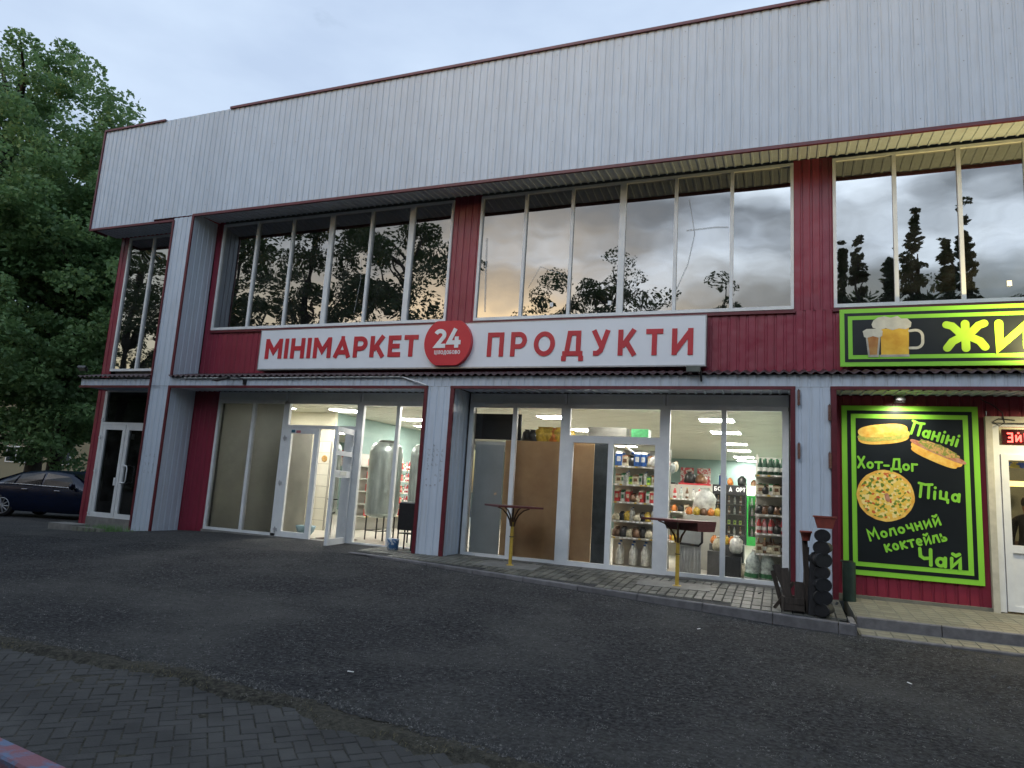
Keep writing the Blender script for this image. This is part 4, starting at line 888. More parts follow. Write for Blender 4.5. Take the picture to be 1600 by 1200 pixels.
for gi, (gx, gy, lab) in enumerate(((-2.75,5.2,'nearer'),(-3.4,8.6,'farther'))):
    shelf_unit((gx,gy,.045), 0, 2.3, .45, [.38,.75,1.10,1.42], lab+' low gondola rack of bright packets in the middle of the shop')
    for j, z in enumerate((.38,.75,1.10,1.42)):
        goods([('orange_bag','yellow_bag','cream_bag','red_carton'),('red_carton','white_carton','lime_box','blue_box'),('brown_bag','orange_bag','dark_bag','cream_carton'),('white_bottle','red_bottle','clear_bottle','amber_bottle')][(j+gi) % 4], (gx-1.1,gy-.12), (gx+1.1,gy-.12), z+.047, 15, '@, # from left on the %s board of the %s gondola' % (['lowest','second','third','top'][j], lab), 'goods on the gondola racks')
su = shelf_unit((-11.08,5.6,.045), R(90), 2.6, .42, [.4,.75,1.1,1.45,1.8], 'wall rack of red packets beside the wrapped tanks')
for j, z in enumerate((.4,.75,1.1,1.45,1.8)):
    goods(('red_carton','white_carton','pink_bottle','red_bottle'), (-10.95,4.4), (-10.95,6.8), z+.047, 16, '@, # from the glass on the %s board of the tank side rack' % ['lowest','second','third','fourth','top'][j], 'goods on the tank side rack', rz=R(90))
for i in range(8):
    k = ('white','red','clear','cream')[i % 4]; o = inst('bag', bag_me(.15,.2,.08,GM[k],GM['white'],60+i), None, (-2.38+.06*i,1.22+.02*(i % 3),2.05+.05*(i % 2)-.02*i), (0,R(20),i)); tag(o, k+' packet, '+ORD[i]+' from left, hung at the top of the middle rack', 'bag', 'packets hung on the middle rack')
# chest, bags and boxes behind the panes right of the table
tag(MB().box(-1.30,-1.05,1.25,1.6,.05,.50).box(-1.3,-.68,1.6,2.2,.05,.62).build('storage_bin', mat('dark grey bin', (.10,.10,.10), .6, .2, 6)), 'dark grey bin full of goods behind the mullion of the last window', 'bin')
tag(MB().box(-1.02,-.70,1.25,1.58,.05,.42).build('storage_bin', FB), 'black bin on the floor right of the mullion of the last window', 'bin')
for i, (x, y, z, s, k, lab) in enumerate(((-1.50,2.6,1.15,3.2,'white','large knotted white carrier bag high behind the tall table'),(-.80,1.5,.48,1.9,'white','bulging white carrier bag right of the mullion'),(-1.12,1.45,.50,1.6,'cream','cream bag lying on the dark grey bin'),(-.68,1.42,.06,1.5,'cream','small white bag hanging beside the water bottles'))):
    nm_ = 'carrier_bag'; o = inst(nm_, bag_me(.15,.17,.12,GM[k],GM['white'],20+i), None, (x,y,z), (0,0,i), (s,s,s)); tag(o, lab, 'bag')
ob = MB().box(-1.9,-1.1,2.3,2.9,.05,1.13).build('goods_counter', SHELFM); tag(ob, 'cream counter behind the tall table carrying bags and boxes', 'counter')
goods(('orange_bag','yellow_bag','brown_bag'), (-1.85,2.4), (-1.15,2.4), 1.13, 5, '@, # from left on the cream counter behind the tall table', 'packets on the cream counter')
goods(('orange_bag','cream_bag','yellow_bag'), (-1.28,1.7), (-.72,1.7), .62, 5, '@, # from left on the grey bin by the last mullion', 'packets piled on the bin')
# roller board seen behind the table: white board with black rounded border
t_ = empty('display_board', (-1.62,1.12,.05), 0, 'white ribbed display board with a black rounded panel, behind the second tall table', 'display board')
corr(-.22,.22,0,.62,pitch=.06,groove=.015,slope=.004,dep=.01).build('ribbed_panel', mat('pale ribbed plastic', (.45,.47,.48), .4), t_)
MB().box(-.20,.22,-.05,-.02,.55,.92).build('screen_face', mat('pale panel', (.42,.44,.44), .4), t_)
MB().tube([(-.22,-.06,.56),(.18,-.06,.54),(.24,-.06,.60),(.24,-.06,.88),(.18,-.06,.94),(-.2,-.06,.96)], .022, 8).build('border', BLACK, t_)
# boards and panels behind bay 2 left
GREYB = mat('grey board', (.50,.55,.57), .6, .06, 2)
tag(MB().box(-6.1,-5.44,.98,1.0,.06,2.33).build('grey_board', GREYB), 'pale grey board standing behind the left pane beside the pilaster', 'board')
tag(MB().box(-5.43,-4.05,1.02,1.04,.06,2.44).build('brown_board', CARD), 'wide brown hardboard sheet behind the second pane', 'board')
tag(MB().box(-4.0,-3.50,1.0,1.02,.1,2.46).build('brown_board', CARD), 'narrow brown hardboard sheet behind the middle window', 'board')
tag(MB().box(-3.48,-3.18,.96,.99,.1,2.46).build('slate_sheet', mat('dark slate plastic sheet', (.07,.085,.095), .35, .4, 2.5, stretch=(1,1,1), bump=.1)), 'dark slate coloured sheet beside the narrow brown board', 'sheet')
t_ = empty('dark_screen', (-5.72,1.05,2.40), 0, 'black flat screen hanging behind the top of the left pane', 'screen'); MB().box(-.46,.60,0,.05,.05,.60).build('screen', BLACK, t_); MB().box(-.50,.65,-.02,.02,-.08,.0).build('rail', PVC, t_)
goods(('yellow_bag','yellow_bag','yellow_bag','orange_bag'), (-4.8,1.3), (-4.1,1.3), 2.44, 7, '@, # from left, stored high above the brown boards', 'yellow packets above the brown board', sc_=1.9)
goods(('dark_bag',), (-5.1,1.25), (-4.85,1.25), 2.44, 2, '@, # from left beside the yellow packets high behind the pane', 'dark bags above the brown board', sc_=1.6)
tag(MB().box(-5.2,-3.9,1.15,1.6,2.38,2.435).box(-3.9,-2.2,1.35,1.8,2.46,2.50).build('high_shelf', SHELFM), 'cream shelf running high behind the middle shop windows', 'shelf')
tag(MB().box(-3.75,-2.95,1.4,1.75,2.50,2.80).build('long_box', mat('grey carton', (.16,.16,.14), .7)), 'long grey carton on the high shelf behind the transom', 'box'); tag(MB().box(-2.85,-2.5,1.4,1.7,2.50,2.78).build('long_box', GM['green']), 'small green carton on the high shelf behind the transom', 'box')
# tanks
def tank(x, y, r_, lab):
    t_ = empty('storage_tank', (x,y,.045), 0, lab, 'tank', 'wrapped tanks behind the shop window')
    mb = MB(); prof = [(r_*.55,.52),(r_*.95,.58),(r_,.66)]+[(r_*(1+.004*math.sin(i*2)),.66+i*.14) for i in range(1,11)]+[(r_,2.08),(r_*.94,2.20),(r_*.75,2.29),(r_*.35,2.33),(.05,2.335)]
    mb.lathe(prof, 28); mb.build('shell', STEELT, t_)
    MB().lathe([(r_*.45,2.31),(r_*.5,2.33),(r_*.45,2.37),(r_*.2,2.38)], 16).build('lid', mat('dark lid', (.06,.06,.05), .5), t_)
    for k in range(4):
        a = PI/4+k*PI/2; MB().tube([(r_*.85*math.cos(a),r_*.85*math.sin(a),0),(r_*.85*math.cos(a),r_*.85*math.sin(a),.62)], .018, 6).build('leg', BLACK, t_)
    mb = MB(); mb.tube([(r_*.85*math.cos(PI/4+k*PI/2),r_*.85*math.sin(PI/4+k*PI/2),.22) for k in (0,1,2,3,0)], .010, 6); mb.build('brace', BLACK, t_)
tank(-8.95,2.05,.40,'large wrapped metal tank on legs behind the pane nearest the open door'); tank(-7.92,2.25,.40,'wrapped metal tank half hidden by the pilaster, right of its twin')
# red shelves and counter in the entrance part
su = shelf_unit((-11.9,10.2,.045), R(0), 2.6, .5, [.5,.9,1.3,1.7], 'shelf rack of red packets deep behind the entrance doors')
for j, z in enumerate((.5,.9,1.3,1.7)):
    goods(('red_carton','white_carton','orange_bag','red_bottle'), (-13.1,10.05), (-10.7,10.05), z+.047, 14, '@, # from left on the %s board of the rack deep behind the entrance' % ['lowest','second','third','top'][j], 'goods on the entrance rack', sc_=1.2)
t_ = empty('counter_fridge', (-10.6,7.2,.045), 0, 'white low counter fridge behind the tanks', 'counter'); MB().box(-.9,.9,-.3,.4,0,.85).build('body', PVC, t_); MB().box(-.85,.85,-.32,.35,.86,.92).build('top', ALU, t_)
tag(MB().lathe([(.12,0),(.2,.1),(.24,.22),(.22,.23)], 16, c=(-10.55,1.35,.05)).build('blue_tub', mat('pale blue tub', (.16,.26,.30), .5)), 'pale blue tub on the floor behind the closed door leaf', 'tub')
tag(MB().box(-9.62,-9.5,3.1,3.14,1.25,1.75).build('blue_notice', mat('blue plastic', (.02,.06,.35), .4)), 'blue board on the wall seen through the door gap', 'board')
tag(MB().lathe([(.09,0),(.095,.01)], 20, c=(-11.55,3.15,1.95), axis='y').build('round_sticker', mat('brown and gold sticker', (.42,.25,.08), .5, .5, 30)), 'round gold sticker on the tiled wall in the door gap', 'sticker')
MATD = mat('brown doormat', (.06,.035,.025), .95, .3, 20, bump=.6)
tag(MB().box(-9.95,-9.15,.95,1.45,.046,.06).build('doormat', MATD), 'brown doormat just inside the open shop door', 'doormat')
# grill box on stand and enamel pot beside pilaster
t_ = empty('smoker_box', (-7.28,.42,.03), 0, 'black metal box on legs squeezed beside the pilaster', 'box')
MB().box(-.17,.2,-.12,.2,.42,.97).build('body', BLACK, t_); MB().box(-.15,.15,-.1,.15,.97,1.0).build('lid', ALU, t_)
for sx in (-.15,.17):
    for sy in (-.1,.17): MB().box(sx-.012,sx+.012,sy-.012,sy+.012,0,.42).build('leg', BLACK, t_)
MB().box(-.15,.17,-.1,.17,.34,.36).build('shelf', BLACK, t_)
tag(MB().lathe([(.08,0),(.11,.02),(.125,.2),(.13,.23),(.12,.235)], 18, c=(-7.49,.25,.03)).build('enamel_pot', mat('blue and white enamel', (.05,.15,.32), .3, .5, 14, col2=(.6,.62,.62), lo=.48, hi=.55)), 'blue and white patterned pot on the floor by the black box', 'pot')
# cafe interior bits
WARM = emis('warm bulb', (1,.55,.2), 12); 
for i, (x, z, y) in enumerate(((3.66,2.0,2.2),(3.78,1.6,2.6))):
    t_ = empty('pendant_lamp', (x,y,z), 0, ['upper','lower'][i]+' small warm pendant lamp glowing inside the cafe door', 'lamp'); MB().lathe([(.01,-.05),(.035,-.02),(.035,.02),(.01,.05)], 10).build('bulb', WARM, t_); MB().tube([(0,0,.05),(0,0,3-z)], .004, 4).build('cord', BLACK, t_); MB().lathe([(.07,.0),(.03,.08),(.01,.09)], 12).build('lamp_shade', BROWNRED, t_)
SKIN = mat('skin', (.35,.17,.11), .6, .1, 6)
def signbox(name, x0, x1, y0, y1, z0, z1, m, lab, cat): return tag(MB().box(x0,x1,y0,y1,z0,z1).build(name, m), lab, cat)
signbox('menu_board',3.75,4.3,3.2,3.24,2.05,2.15,emis('lit yellow menu', (.9,.7,.25), .5),'yellow lit menu board inside the cafe','menu board')
signbox('cafe_notice',3.42,3.64,.81,.815,2.24,2.33,mat('blue and yellow sticker', (.03,.10,.40), .5, .1, 3, col2=(.6,.5,.08), lo=.49, hi=.5),'blue and yellow sticker on the cafe door glass','sticker')
signbox('cafe_counter',3.0,5.5,2.4,2.8,0,1.05,WOODD,'dark wooden counter inside the cafe','counter')
t_ = empty('led_sign', (3.36,.86,2.60), 0, 'red running text display in the cafe door transom', 'sign'); MB().box(0,.9,0,.05,.02,.27).build('housing', mat('dark red display', (.10,.005,.008), .4), t_)
LEDR = emis('red led dots', (1,.08,.06), 3.0); text('EJІ', .06, .06, .32, .06, .15, .16, -.001, .003, LEDR, t_, gap=.28)

# ------------------------------------------------------------------ signs
S1 = empty('minimarket_sign', (-6.6,.60,3.94), 0, 'long white sign board with red minimarket lettering and a red round 24 badge', 'sign')
def sl(x, z): return x+6.6, z-3.94
MB().box(-11.86+6.6,-1.34+6.6,-.02,.16,-.0,.95).build('board', SIGNW, S1)
mb = MB(); mb.box(-5.28,5.28,-.024,.162,-.03,.0); mb.box(-5.28,-5.26,-.024,.162,0,.95); mb.box(5.26,5.28,-.024,.162,0,.95); mb.box(-5.28,5.28,-.024,.162,.95,.965); mb.build('board_edge', ALU, S1)
text('МІНІМАРКЕТ', -5.08, .245, -.88, .245, .49, .215, -.02, .014, SIGNR, S1, gap=.19)
text('ПРОДУКТИ', .80, .215, 5.03, .19, .52, .19, -.02, .014, SIGNR, S1, gap=.42)
bd = MB(); c0 = (-.11,.52); r_ = .56
pts = [(c0[0]+r_*math.cos(a), max(.02, min(1.0, c0[1]+r_*math.sin(a)))) for a in [2*PI*i/56 for i in range(56)]]
bd.poly(pts, -.13, -.0201); bdo = bd.build('badge', mat('badge red', (.55,.02,.035), .4, .04, 2), S1)
text('24', -.42, .40, .21, .40, .42, .22, -.13, .012, SIGNWH, bdo, gap=.12)
text('ЦІЛОДОБОВО', -.40, .262, .21, .262, .085, .17, -.13, .006, SIGNWH, bdo, gap=.3)
# green bordered beer sign
def framed(root, x0, x1, z0, z1, y, bw, gap_, bw2):
    MB().box(x0,x1,y,y+.05,z0,z1).build('board', GREEN, root)
    a = bw; MB().box(x0+a,x1-a,y-.003,y,z0+a,z1-a).build('border', BLACKP, root)
    a += gap_; MB().box(x0+a,x1-a,y-.006,y-.003,z0+a,z1-a).build('border', GREEN, root)
    a += bw2; return MB().box(x0+a,x1-a,y-.009,y-.006,z0+a,z1-a).build('field', BLACKP, root)
S2 = empty('beer_sign', (.96,.62,3.89), 0, 'long black sign with green borders, two beer glasses and yellow green lettering', 'sign')
framed(S2, 0, 6.6, 0, 1.03, 0, .075, .055, .07)
text('ZUW', 1.58, .27, 3.35, .27, .46, .27, -.009, .006, LIME, S2, rnd=True, gap=.17)
FOAM = mat('beer foam print', (.60,.58,.48), .5, .1, 8); BEER = mat('beer print', (.66,.33,.02), .4, .4, 3, col2=(.85,.55,.06)); GLS = mat('glass print', (.42,.40,.34), .3, .2, 6); BEERD = mat('dark beer print', (.36,.13,.03), .4, .4, 3, col2=(.52,.30,.08))
def sp(lst, y0, y1, m, nm_, root): b_ = MB(); b_.poly(lst, y0, y1); return b_.build(nm_, m, root)
bx = .62
sp([(bx+.0,.16),(bx+.45,.16),(bx+.45,.20),(bx+.0,.20)], -.012,-.009, GLS, 'glass_base', S2)
sp([(bx+.02,.20),(bx+.44,.20),(bx+.45,.66),(bx+.02,.66)], -.0115,-.009, BEER, 'beer', S2)
fo = [(bx-.10,.68),(bx+.02,.64),(bx+.10,.67),(bx+.2,.63),(bx+.3,.66),(bx+.40,.64),(bx+.48,.68),(bx+.49,.76),(bx+.43,.83),(bx+.34,.83),(bx+.28,.88),(bx+.18,.85),(bx+.08,.88),(bx-.02,.86),(bx-.09,.81),(bx-.12,.74)]
sp(fo, -.0135,-.010, FOAM, 'foam', S2)
mb = MB(); ribbon(mb, [(bx+.46,.61),(bx+.53,.62)]+arc(bx+.55,.51,.10,.11,90,0,6)+arc(bx+.55,.42,.10,.11,0,-90,6)+[(bx+.46,.31)], .045, True, -.014,-.0095, lambda p: (p[0], p[1])); mb.build('mug_handle', FOAM, S2)
sp([(bx-.18,.16),(bx-.02,.16),(bx+.02,.58),(bx-.22,.58)], -.0165,-.012, GLS, 'small_glass', S2)
sp([(bx-.155,.20),(bx-.045,.20),(bx-.01,.56),(bx-.19,.56)], -.018,-.0165, BEERD, 'beer', S2)
sp([(bx-.24,.52),(bx-.20,.50),(bx-.1,.53),(bx-.01,.50),(bx+.04,.53),(bx+.05,.62),(bx-.02,.66),(bx-.2,.66),(bx-.26,.62)], -.020,-.018, FOAM, 'foam', S2)
# food poster
S3 = empty('food_poster', (.98,.755,.35), 0, 'tall black poster with green borders showing food pictures and green handwritten words', 'poster')
framed(S3, 0, 2.03, 0, 2.87, 0, .085, .06, .075)
yq = -.009
def pt(s, a, za_, b, zb_, H, t=.17, **k): text(s, a-.98, za_-.35, b-.98, zb_-.35, H, t, yq, .0045, GREEN, S3, rnd=True, **k)
pt('panini', 2.00, 2.76, 2.70, 2.55, .23, .17, gap=.12); pt('Xot-Dog', 1.21, 2.14, 2.11, 2.12, .20, .18, gap=.1); pt('pica', 2.10, 1.70, 2.71, 1.64, .24, .17, gap=.16)
for s_, a, z0_, b, z1_, H in (('Molohnuj',1.38,.92,2.44,1.27,.19),('kokteьls',1.62,.76,2.52,1.02,.19)): pt(s_.replace('ь','j'), a, z0_, b, z1_, H, .18, gap=.16)
pt('Caj', 2.08, .60, 2.70, .58, .27, .19, gap=.14)
BUN = mat('toasted bun print', (.78,.36,.04), .5, .3, 9, col2=(.92,.62,.14), bump=.2); CHEESE = mat('cheese and salad print', (.62,.48,.10), .6, .4, 25, col2=(.30,.36,.06)); SAUS = mat('sausage print', (.45,.14,.07), .5, .3, 12, col2=(.55,.30,.2)); TOP = mat('chopped topping print', (.22,.26,.04), .6, .5, 30, col2=(.62,.34,.12), lo=.45, hi=.55)
def blob(cx, cz, L_, W_, ang, y0, y1, m, nm_, pw=2.6, wob=0, seed=0):
    r2 = random.Random(seed); pts = []; 
    for i in range(36):
        a = 2*PI*i/36; c, s = math.cos(a), math.sin(a); x = L_/2*math.copysign(abs(c)**(2/pw), c)*(1+wob*r2.uniform(-1,1)); z = W_/2*math.copysign(abs(s)**(2/pw), s)*(1+wob*r2.uniform(-1,1))
        pts.append((cx-.98+x*math.cos(ang)-z*math.sin(ang), cz-.35+x*math.sin(ang)+z*math.cos(ang)))
    return sp(pts, y0, y1, m, nm_, S3)
blob(1.62,2.68,.78,.24,R(6),yq-.002,yq,BUN,'bread'); blob(1.63,2.71,.80,.19,R(6),yq-.0035,yq-.002,CHEESE,'filling',2.6,.05,3); blob(1.61,2.79,.76,.22,R(6),yq-.005,yq-.0035,BUN,'bread',2.6)
an = R(-25); blob(2.40,2.42,.80,.20,an,yq-.002,yq,BUN,'bread'); blob(2.42,2.46,.88,.10,an,yq-.0035,yq-.002,SAUS,'sausage'); blob(2.43,2.50,.62,.15,an,yq-.005,yq-.0035,TOP,'topping',2.2,.12,5); blob(2.36,2.36,.72,.13,an,yq-.0065,yq-.005,BUN,'bread')
PZ = bpy.data.materials.new('pizza print'); PZ.use_nodes = True; nt = PZ.node_tree; N = nt.nodes; L = nt.links; b = N['Principled BSDF']; b.inputs['Roughness'].default_value = .5
tc = N.new('ShaderNodeTexCoord'); v = N.new('ShaderNodeTexVoronoi'); v.inputs['Scale'].default_value = 27; L.new(tc.outputs['Object'], v.inputs['Vector']); sx = N.new('ShaderNodeSeparateXYZ'); L.new(v.outputs['Color'], sx.inputs[0])
rp = N.new('ShaderNodeValToRGB'); rp.color_ramp.interpolation = 'CONSTANT'; cols = [(0,(.85,.58,.10)),(.34,(.14,.22,.02)),(.48,(.90,.70,.28)),(.70,(.60,.12,.03)),(.77,(.25,.32,.04)),(.87,(.85,.48,.06))]
rp.color_ramp.elements[0].color = (*cols[0][1],1); rp.color_ramp.elements[1].position = cols[1][0]; rp.color_ramp.elements[1].color = (*cols[1][1],1)
for p_, c_ in cols[2:]: e = rp.color_ramp.elements.new(p_); e.color = (*c_,1)
L.new(sx.outputs[0], rp.inputs[0]); L.new(rp.outputs[0], b.inputs['Base Color'])
blob(1.63,1.69,.87,.86,0,yq-.002,yq,BUN,'pizza_crust',2.0,.012,9)
blob(1.63,1.69,.78,.77,0,yq-.0035,yq-.002,PZ,'pizza_topping',2.0,.02,10); blob(1.66,1.66,.07,.15,.2,yq-.005,yq-.0035,SAUS,'pepper',2.4)

# ------------------------------------------------------------------ small things on the facade
def floodlight(x, y, z, ry, lab, aim=None, s=1):
    t_ = empty('floodlight', (x,y,z), 0, lab, 'floodlight'); t_.scale = (s,)*3
    h_ = MB().box(-.11,.11,-.03,.04,-.07,.07).build('housing', BLACK, t_); h_.rotation_euler = (R(ry),0,R(15))
    g_ = MB().box(-.09,.09,-.036,-.031,-.055,.055).build('lamp_glass', GLS, t_); g_.rotation_euler = h_.rotation_euler
    MB().tube([(-.12,0,0),(-.12,.06,-.1),(.12,.06,-.1),(.12,0,0)], .008, 6).build('bracket', BLACK, t_); return t_
floodlight(-17.1,-.02,3.88,55,'small grey floodlight tilted up on the left end of the awning')
t_ = empty('arm_lamp', (-11.95,-.10,3.55), 0, 'dark lamp on a bent arm fixed to the fascia left of the sign', 'lamp')
mb = MB(); mb.hexa([(-.34,-.28,-.06),(0,-.18,.02),(0,-.06,.02),(-.34,-.12,-.06),(-.32,-.27,-.02),(0,-.17,.07),(0,-.07,.07),(-.32,-.13,-.02)]); mb.build('lamp_head', BLACK, t_)
mb = MB(); mb.tube([(0,-.12,.045),(.2,-.1,.05),(.3,0,.03),(.31,.07,-.06)], .013, 6); mb.build('arm', BLACK, t_); MB().box(.26,.34,.06,.098,-.10,.02).build('bracket', BLACK, t_)
t_ = empty('small_lamp', (-1.42,-.12,3.72), 0, 'small lamp box hanging over the fascia under the right end of the white sign', 'lamp')
MB().box(-.16,.08,-.06,.06,-.05,.05).build('housing', mat('grey green lamp box', (.09,.10,.085), .6), t_); MB().tube([(.08,0,-.03),(.09,.02,-.14),(.09,.08,-.2)], .02, 6).build('bracket', BLACK, t_)
mb = MB(); mb.tube([(-13.5,-.045,3.615),(-11,-.045,3.605),(-9,-.045,3.62),(-7.45,-.045,3.62),(-6.85,-.045,3.44)], .016, 6); tag(mb.build('conduit', PVC), 'white conduit running along the fascia above the entrance', 'conduit')
mb = MB(); mb.tube([(-14.62,-.04,3.42),(-14.02,-.04,3.415)], .004, 5); mb.tube([(-14.62,-.02,3.42),(-14.3,-.03,3.418)], .004, 5); tag(mb.build('wire', BLACK), 'thin wire stretched across the tall white pilaster', 'wire')
mb = MB(); mb.tube([(3.05,.72,3.34),(3.2,.70,3.25),(3.33,.68,3.12),(3.36,.70,2.96),(3.28,.69,2.9),(3.2,.69,2.97),(3.28,.69,3.02),(3.5,.69,3.0)], .008, 6); tag(mb.build('loose_cable', BLACK), 'loose cable looping over the cafe door surround', 'cable')
names_ = ['upper left','upper right','lower left','lower right']
me_ = None
for i, (x, z0, z1) in enumerate(((.27,3.10,3.37),(.74,2.85,3.10),(.27,2.20,2.47),(.74,2.06,2.32))):
    t_ = empty('ribbed_hook', (x,-.05,z0), 0, names_[i]+' of the four rusty ribbed rods fixed to the right pilaster', 'ribbed rod', 'ribbed rods on the right pilaster')
    if me_ is None:
        mb = MB(); prof = []
        for k in range(13): prof += [(.014,k*.02),(.027,k*.02+.007),(.027,k*.02+.012)]
        mb.lathe(prof+[(.014,.255)], 10, c=(0,0,.005)); me_ = mb.mesh('ribs', RUST); m2_ = MB().tube([(0,0,-.01),(0,0,.28)], .008, 6).mesh('rod', BLACK)
    inst('ribs', me_, t_); inst('rod', m2_, t_)
# ad stencils on the pilasters: small grey characters, flat print
INK = mat('faded stencil ink', (.30,.31,.33), .6, .3, 40)
def stencil(x0, x1, z0, z1, cols_, rows_, lab):
    mb = MB(); r2 = random.Random(int(x0*100))
    for i in range(cols_):
        for j in range(rows_):
            if r2.random() < .75:
                cx = x0+(x1-x0)*(i+.5)/cols_; cz = z0+(z1-z0)*(j+.5)/rows_; w_ = .012; 
                for q in range(3):
                    a_, b_ = cx+r2.uniform(-.02,.01), cz+r2.uniform(-.03,.02)
                    if r2.random() < .5: mb.box(a_,a_+.03,-.0035,-.001,b_,b_+.008)
                    else: mb.box(a_,a_+.008,-.0033,-.001,b_,b_+.035)
    tag(bpart(mb, 'stencil_print', INK), kind='stuff')
stencil(-6.75,-6.35,1.35,2.25,4,9,''); stencil(-14.5,-14.1,1.2,1.8,3,3,'')

# ------------------------------------------------------------------ furniture outside
def bar_table(x, y, rz, lab, extra):
    z = zp(x, y); t_ = empty('bar_table', (x,y,z), rz, lab, 'table', 'tall tables on the pavement')
    MB().tube([(0,0,0),(0,0,.80)], .033, 12).build('post', YEL, t_); MB().tube([(0,0,.52),(0,0,.535)], .046, 12).build('collar', BLACK, t_); MB().lathe([(.075,0),(.075,.012),(.035,.02)], 12).build('foot', YEL, t_)
    for k in range(4):
        a = k*PI/2+PI/4; c, s = math.cos(a), math.sin(a)
        pts = [(c*r_, s*r_, zz) for r_, zz in ((.03,.72),(.06,.83),(.12,.93),(.22,1.02),(.34,1.065))]
        MB().tube(pts, [.022,.018,.015,.013,.013], 8).build('bracket', YEL if False else mat_br, t_)
    MB().box(-.44,.44,-.44,.44,1.07,1.105).build('table_top', BROWNRED, t_); MB().tube([(0,0,.78),(0,0,1.07)], .02, 8).build('inner_post', mat_br, t_)
    return t_
mat_br = mat('rust brown painted steel', (.10,.05,.02), .5, .3, 12)
bar_table(-4.73,-.13,R(40),'tall square table on a yellow post before the brown boarded window', 0)
t2 = bar_table(-1.64,-.30,R(52),'tall square table on a yellow post before the stocked shelf window', 1)
MB().hexa([(.02,-.44,.93),(.40,-.44,.93),(.40,.30,.93),(.02,.30,.93),(.0,-.44,1.069),(.44,-.44,1.069),(.44,.36,1.069),(.0,.36,1.069)]).build('hanging_shelf', BROWNRED, t2)
for (x, y, w_, d_, lab) in ((-4.75,-.12,1.15,.62,''),(-1.7,-.25,1.2,.6,'')):
    o = MB().box(-w_/2,w_/2,-d_/2,d_/2,-.02,.004).build('concrete_patch', mat('pale cement', (.17,.165,.15), .85, .15, 5, bump=.3), pave, (x,y,zp(x,y)+.004), (R(3.4) if y < 0 else 0,0,R(3)))
# pile of black pots with a planter on top, junk beside
PX, PY = .56,-1.50; zb = zp(PX, PY)+.01
for i in range(7):
    r_ = .093+.008*((i*5) % 3); zc = zb+.085+i*.171; lab = ['lowest','second from the ground','third from the ground','middle','fifth from the ground','sixth from the ground','topmost'][i]
    t_ = empty('black_pot', (PX+.02*((i*3) % 3-1), PY, zc), R((-24,8,20,-10,26,-18,4)[i]), lab+' of the black pots stacked on their sides by the right pilaster', 'pot', 'black pots stacked by the right pilaster')
    t_.scale = (1.18,1,1)
    mb = MB(); mb.lathe([(r_*.75,.22),(r_*.98,0),(r_,-.03),(r_*.92,-.035),(r_*.86,.0),(r_*.66,.18)], 18, axis='y'); mb.build('shell', RUBBER, t_)
    mb = MB(); mb.lathe([(r_*.97,-.045),(r_*1.0,-.04),(r_*.93,-.032)], 18, axis='y'); mb.build('rim', BLACK, t_)
tag(MB().hexa([(.36,-1.48,zb),(.50,-1.48,zb),(.50,-1.36,zb),(.34,-1.36,zb),(.40,-1.46,zb+.86),(.48,-1.46,zb+.9),(.48,-1.38,zb+.88),(.38,-1.38,zb+.8)]).build('black_sack', RUBBER), 'tall limp black sack squeezed beside the stacked pots', 'sack')
t_ = empty('planter', (PX+.02,PY+.05,zb+1.215), 0, 'terracotta coloured trough planter on top of the black pots', 'planter')
mb = MB(); mb.hexa([(-.10,-.07,0),(.10,-.07,0),(.10,.07,0),(-.10,.07,0),(-.14,-.09,.15),(.14,-.09,.15),(.14,.09,.15),(-.14,.09,.15)]); mb.build('trough', TERRA, t_); MB().box(-.155,.155,-.10,.10,.15,.175).build('rim', TERRA, t_)
t_ = empty('small_planter', (.33,-1.38,zb+1.02), 0, 'small red pot behind the trough planter, on a pile of sticks', 'pot'); MB().lathe([(.05,0),(.075,.11),(.085,.11),(.085,.14),(.07,.14)], 14).build('pot', TERRA, t_)
def plank(x, y, z0, h, w_, d_, ry, rx, lab, m=WOODD):
    o = MB().box(-w_/2,w_/2,-d_/2,d_/2,0,h).build('old_plank', m, None, (x,y,z0), (R(rx),R(ry),R(10))); return tag(o, lab, 'plank', 'old timber leaning by the right pilaster')
zz = zp(.2,-1.2)
plank(.36,-1.36,zz,1.02,.07,.05,-2,-3,'upright dark stick right behind the pot stack'); plank(.31,-1.30,zz,.92,.06,.05,3,-4,'upright pale grey stick next to the pot stack'); plank(.40,-1.30,zz,.8,.05,.06,4,-2,'shorter upright stick wedged against the pots')
plank(.18,-1.25,zz,.68,.10,.03,-22,-8,'wide weathered board leaning left towards the window'); plank(.02,-1.2,zz,.55,.06,.03,-14,-10,'thin dark board at the left edge of the junk pile'); plank(.10,-1.32,zz,.60,.12,.03,-4,-14,'middle dark board of the junk pile'); plank(.24,-1.4,zz,.42,.13,.04,3,-12,'short thick board in front of the junk pile'); plank(-.10,-1.25,zz,.48,.045,.025,36,-6,'crooked stick sloping down to the paving')
t_ = empty('timber_crate', (.15,-1.35,zz), R(8), 'low dark timber crate at the foot of the junk pile', 'crate')
for k in range(2): MB().box(-.14,.14,-.12,-.10,.02+.09*k,.10+.09*k).build('slat', WOODD, t_)
MB().box(-.14,-.11,-.10,.1,0,.20).box(.11,.14,-.10,.1,0,.20).box(-.11,.11,.08,.1,0,.20).build('frame', WOODD, t_)
t_ = empty('dark_roll', (1.03,.35,-.05), 0, 'dark green wrapped roll standing in the corner under the food poster', 'roll'); MB().tube([(0,0,0),(0,0,.62)], .10, 16).build('roll_body', mat('dark green tarpaulin', (.012,.03,.022), .5, .3, 8), t_); MB().tube([(-.03,0,.62),(-.03,0,.64)], .1, 16).build('roll_top', BLACK, t_)
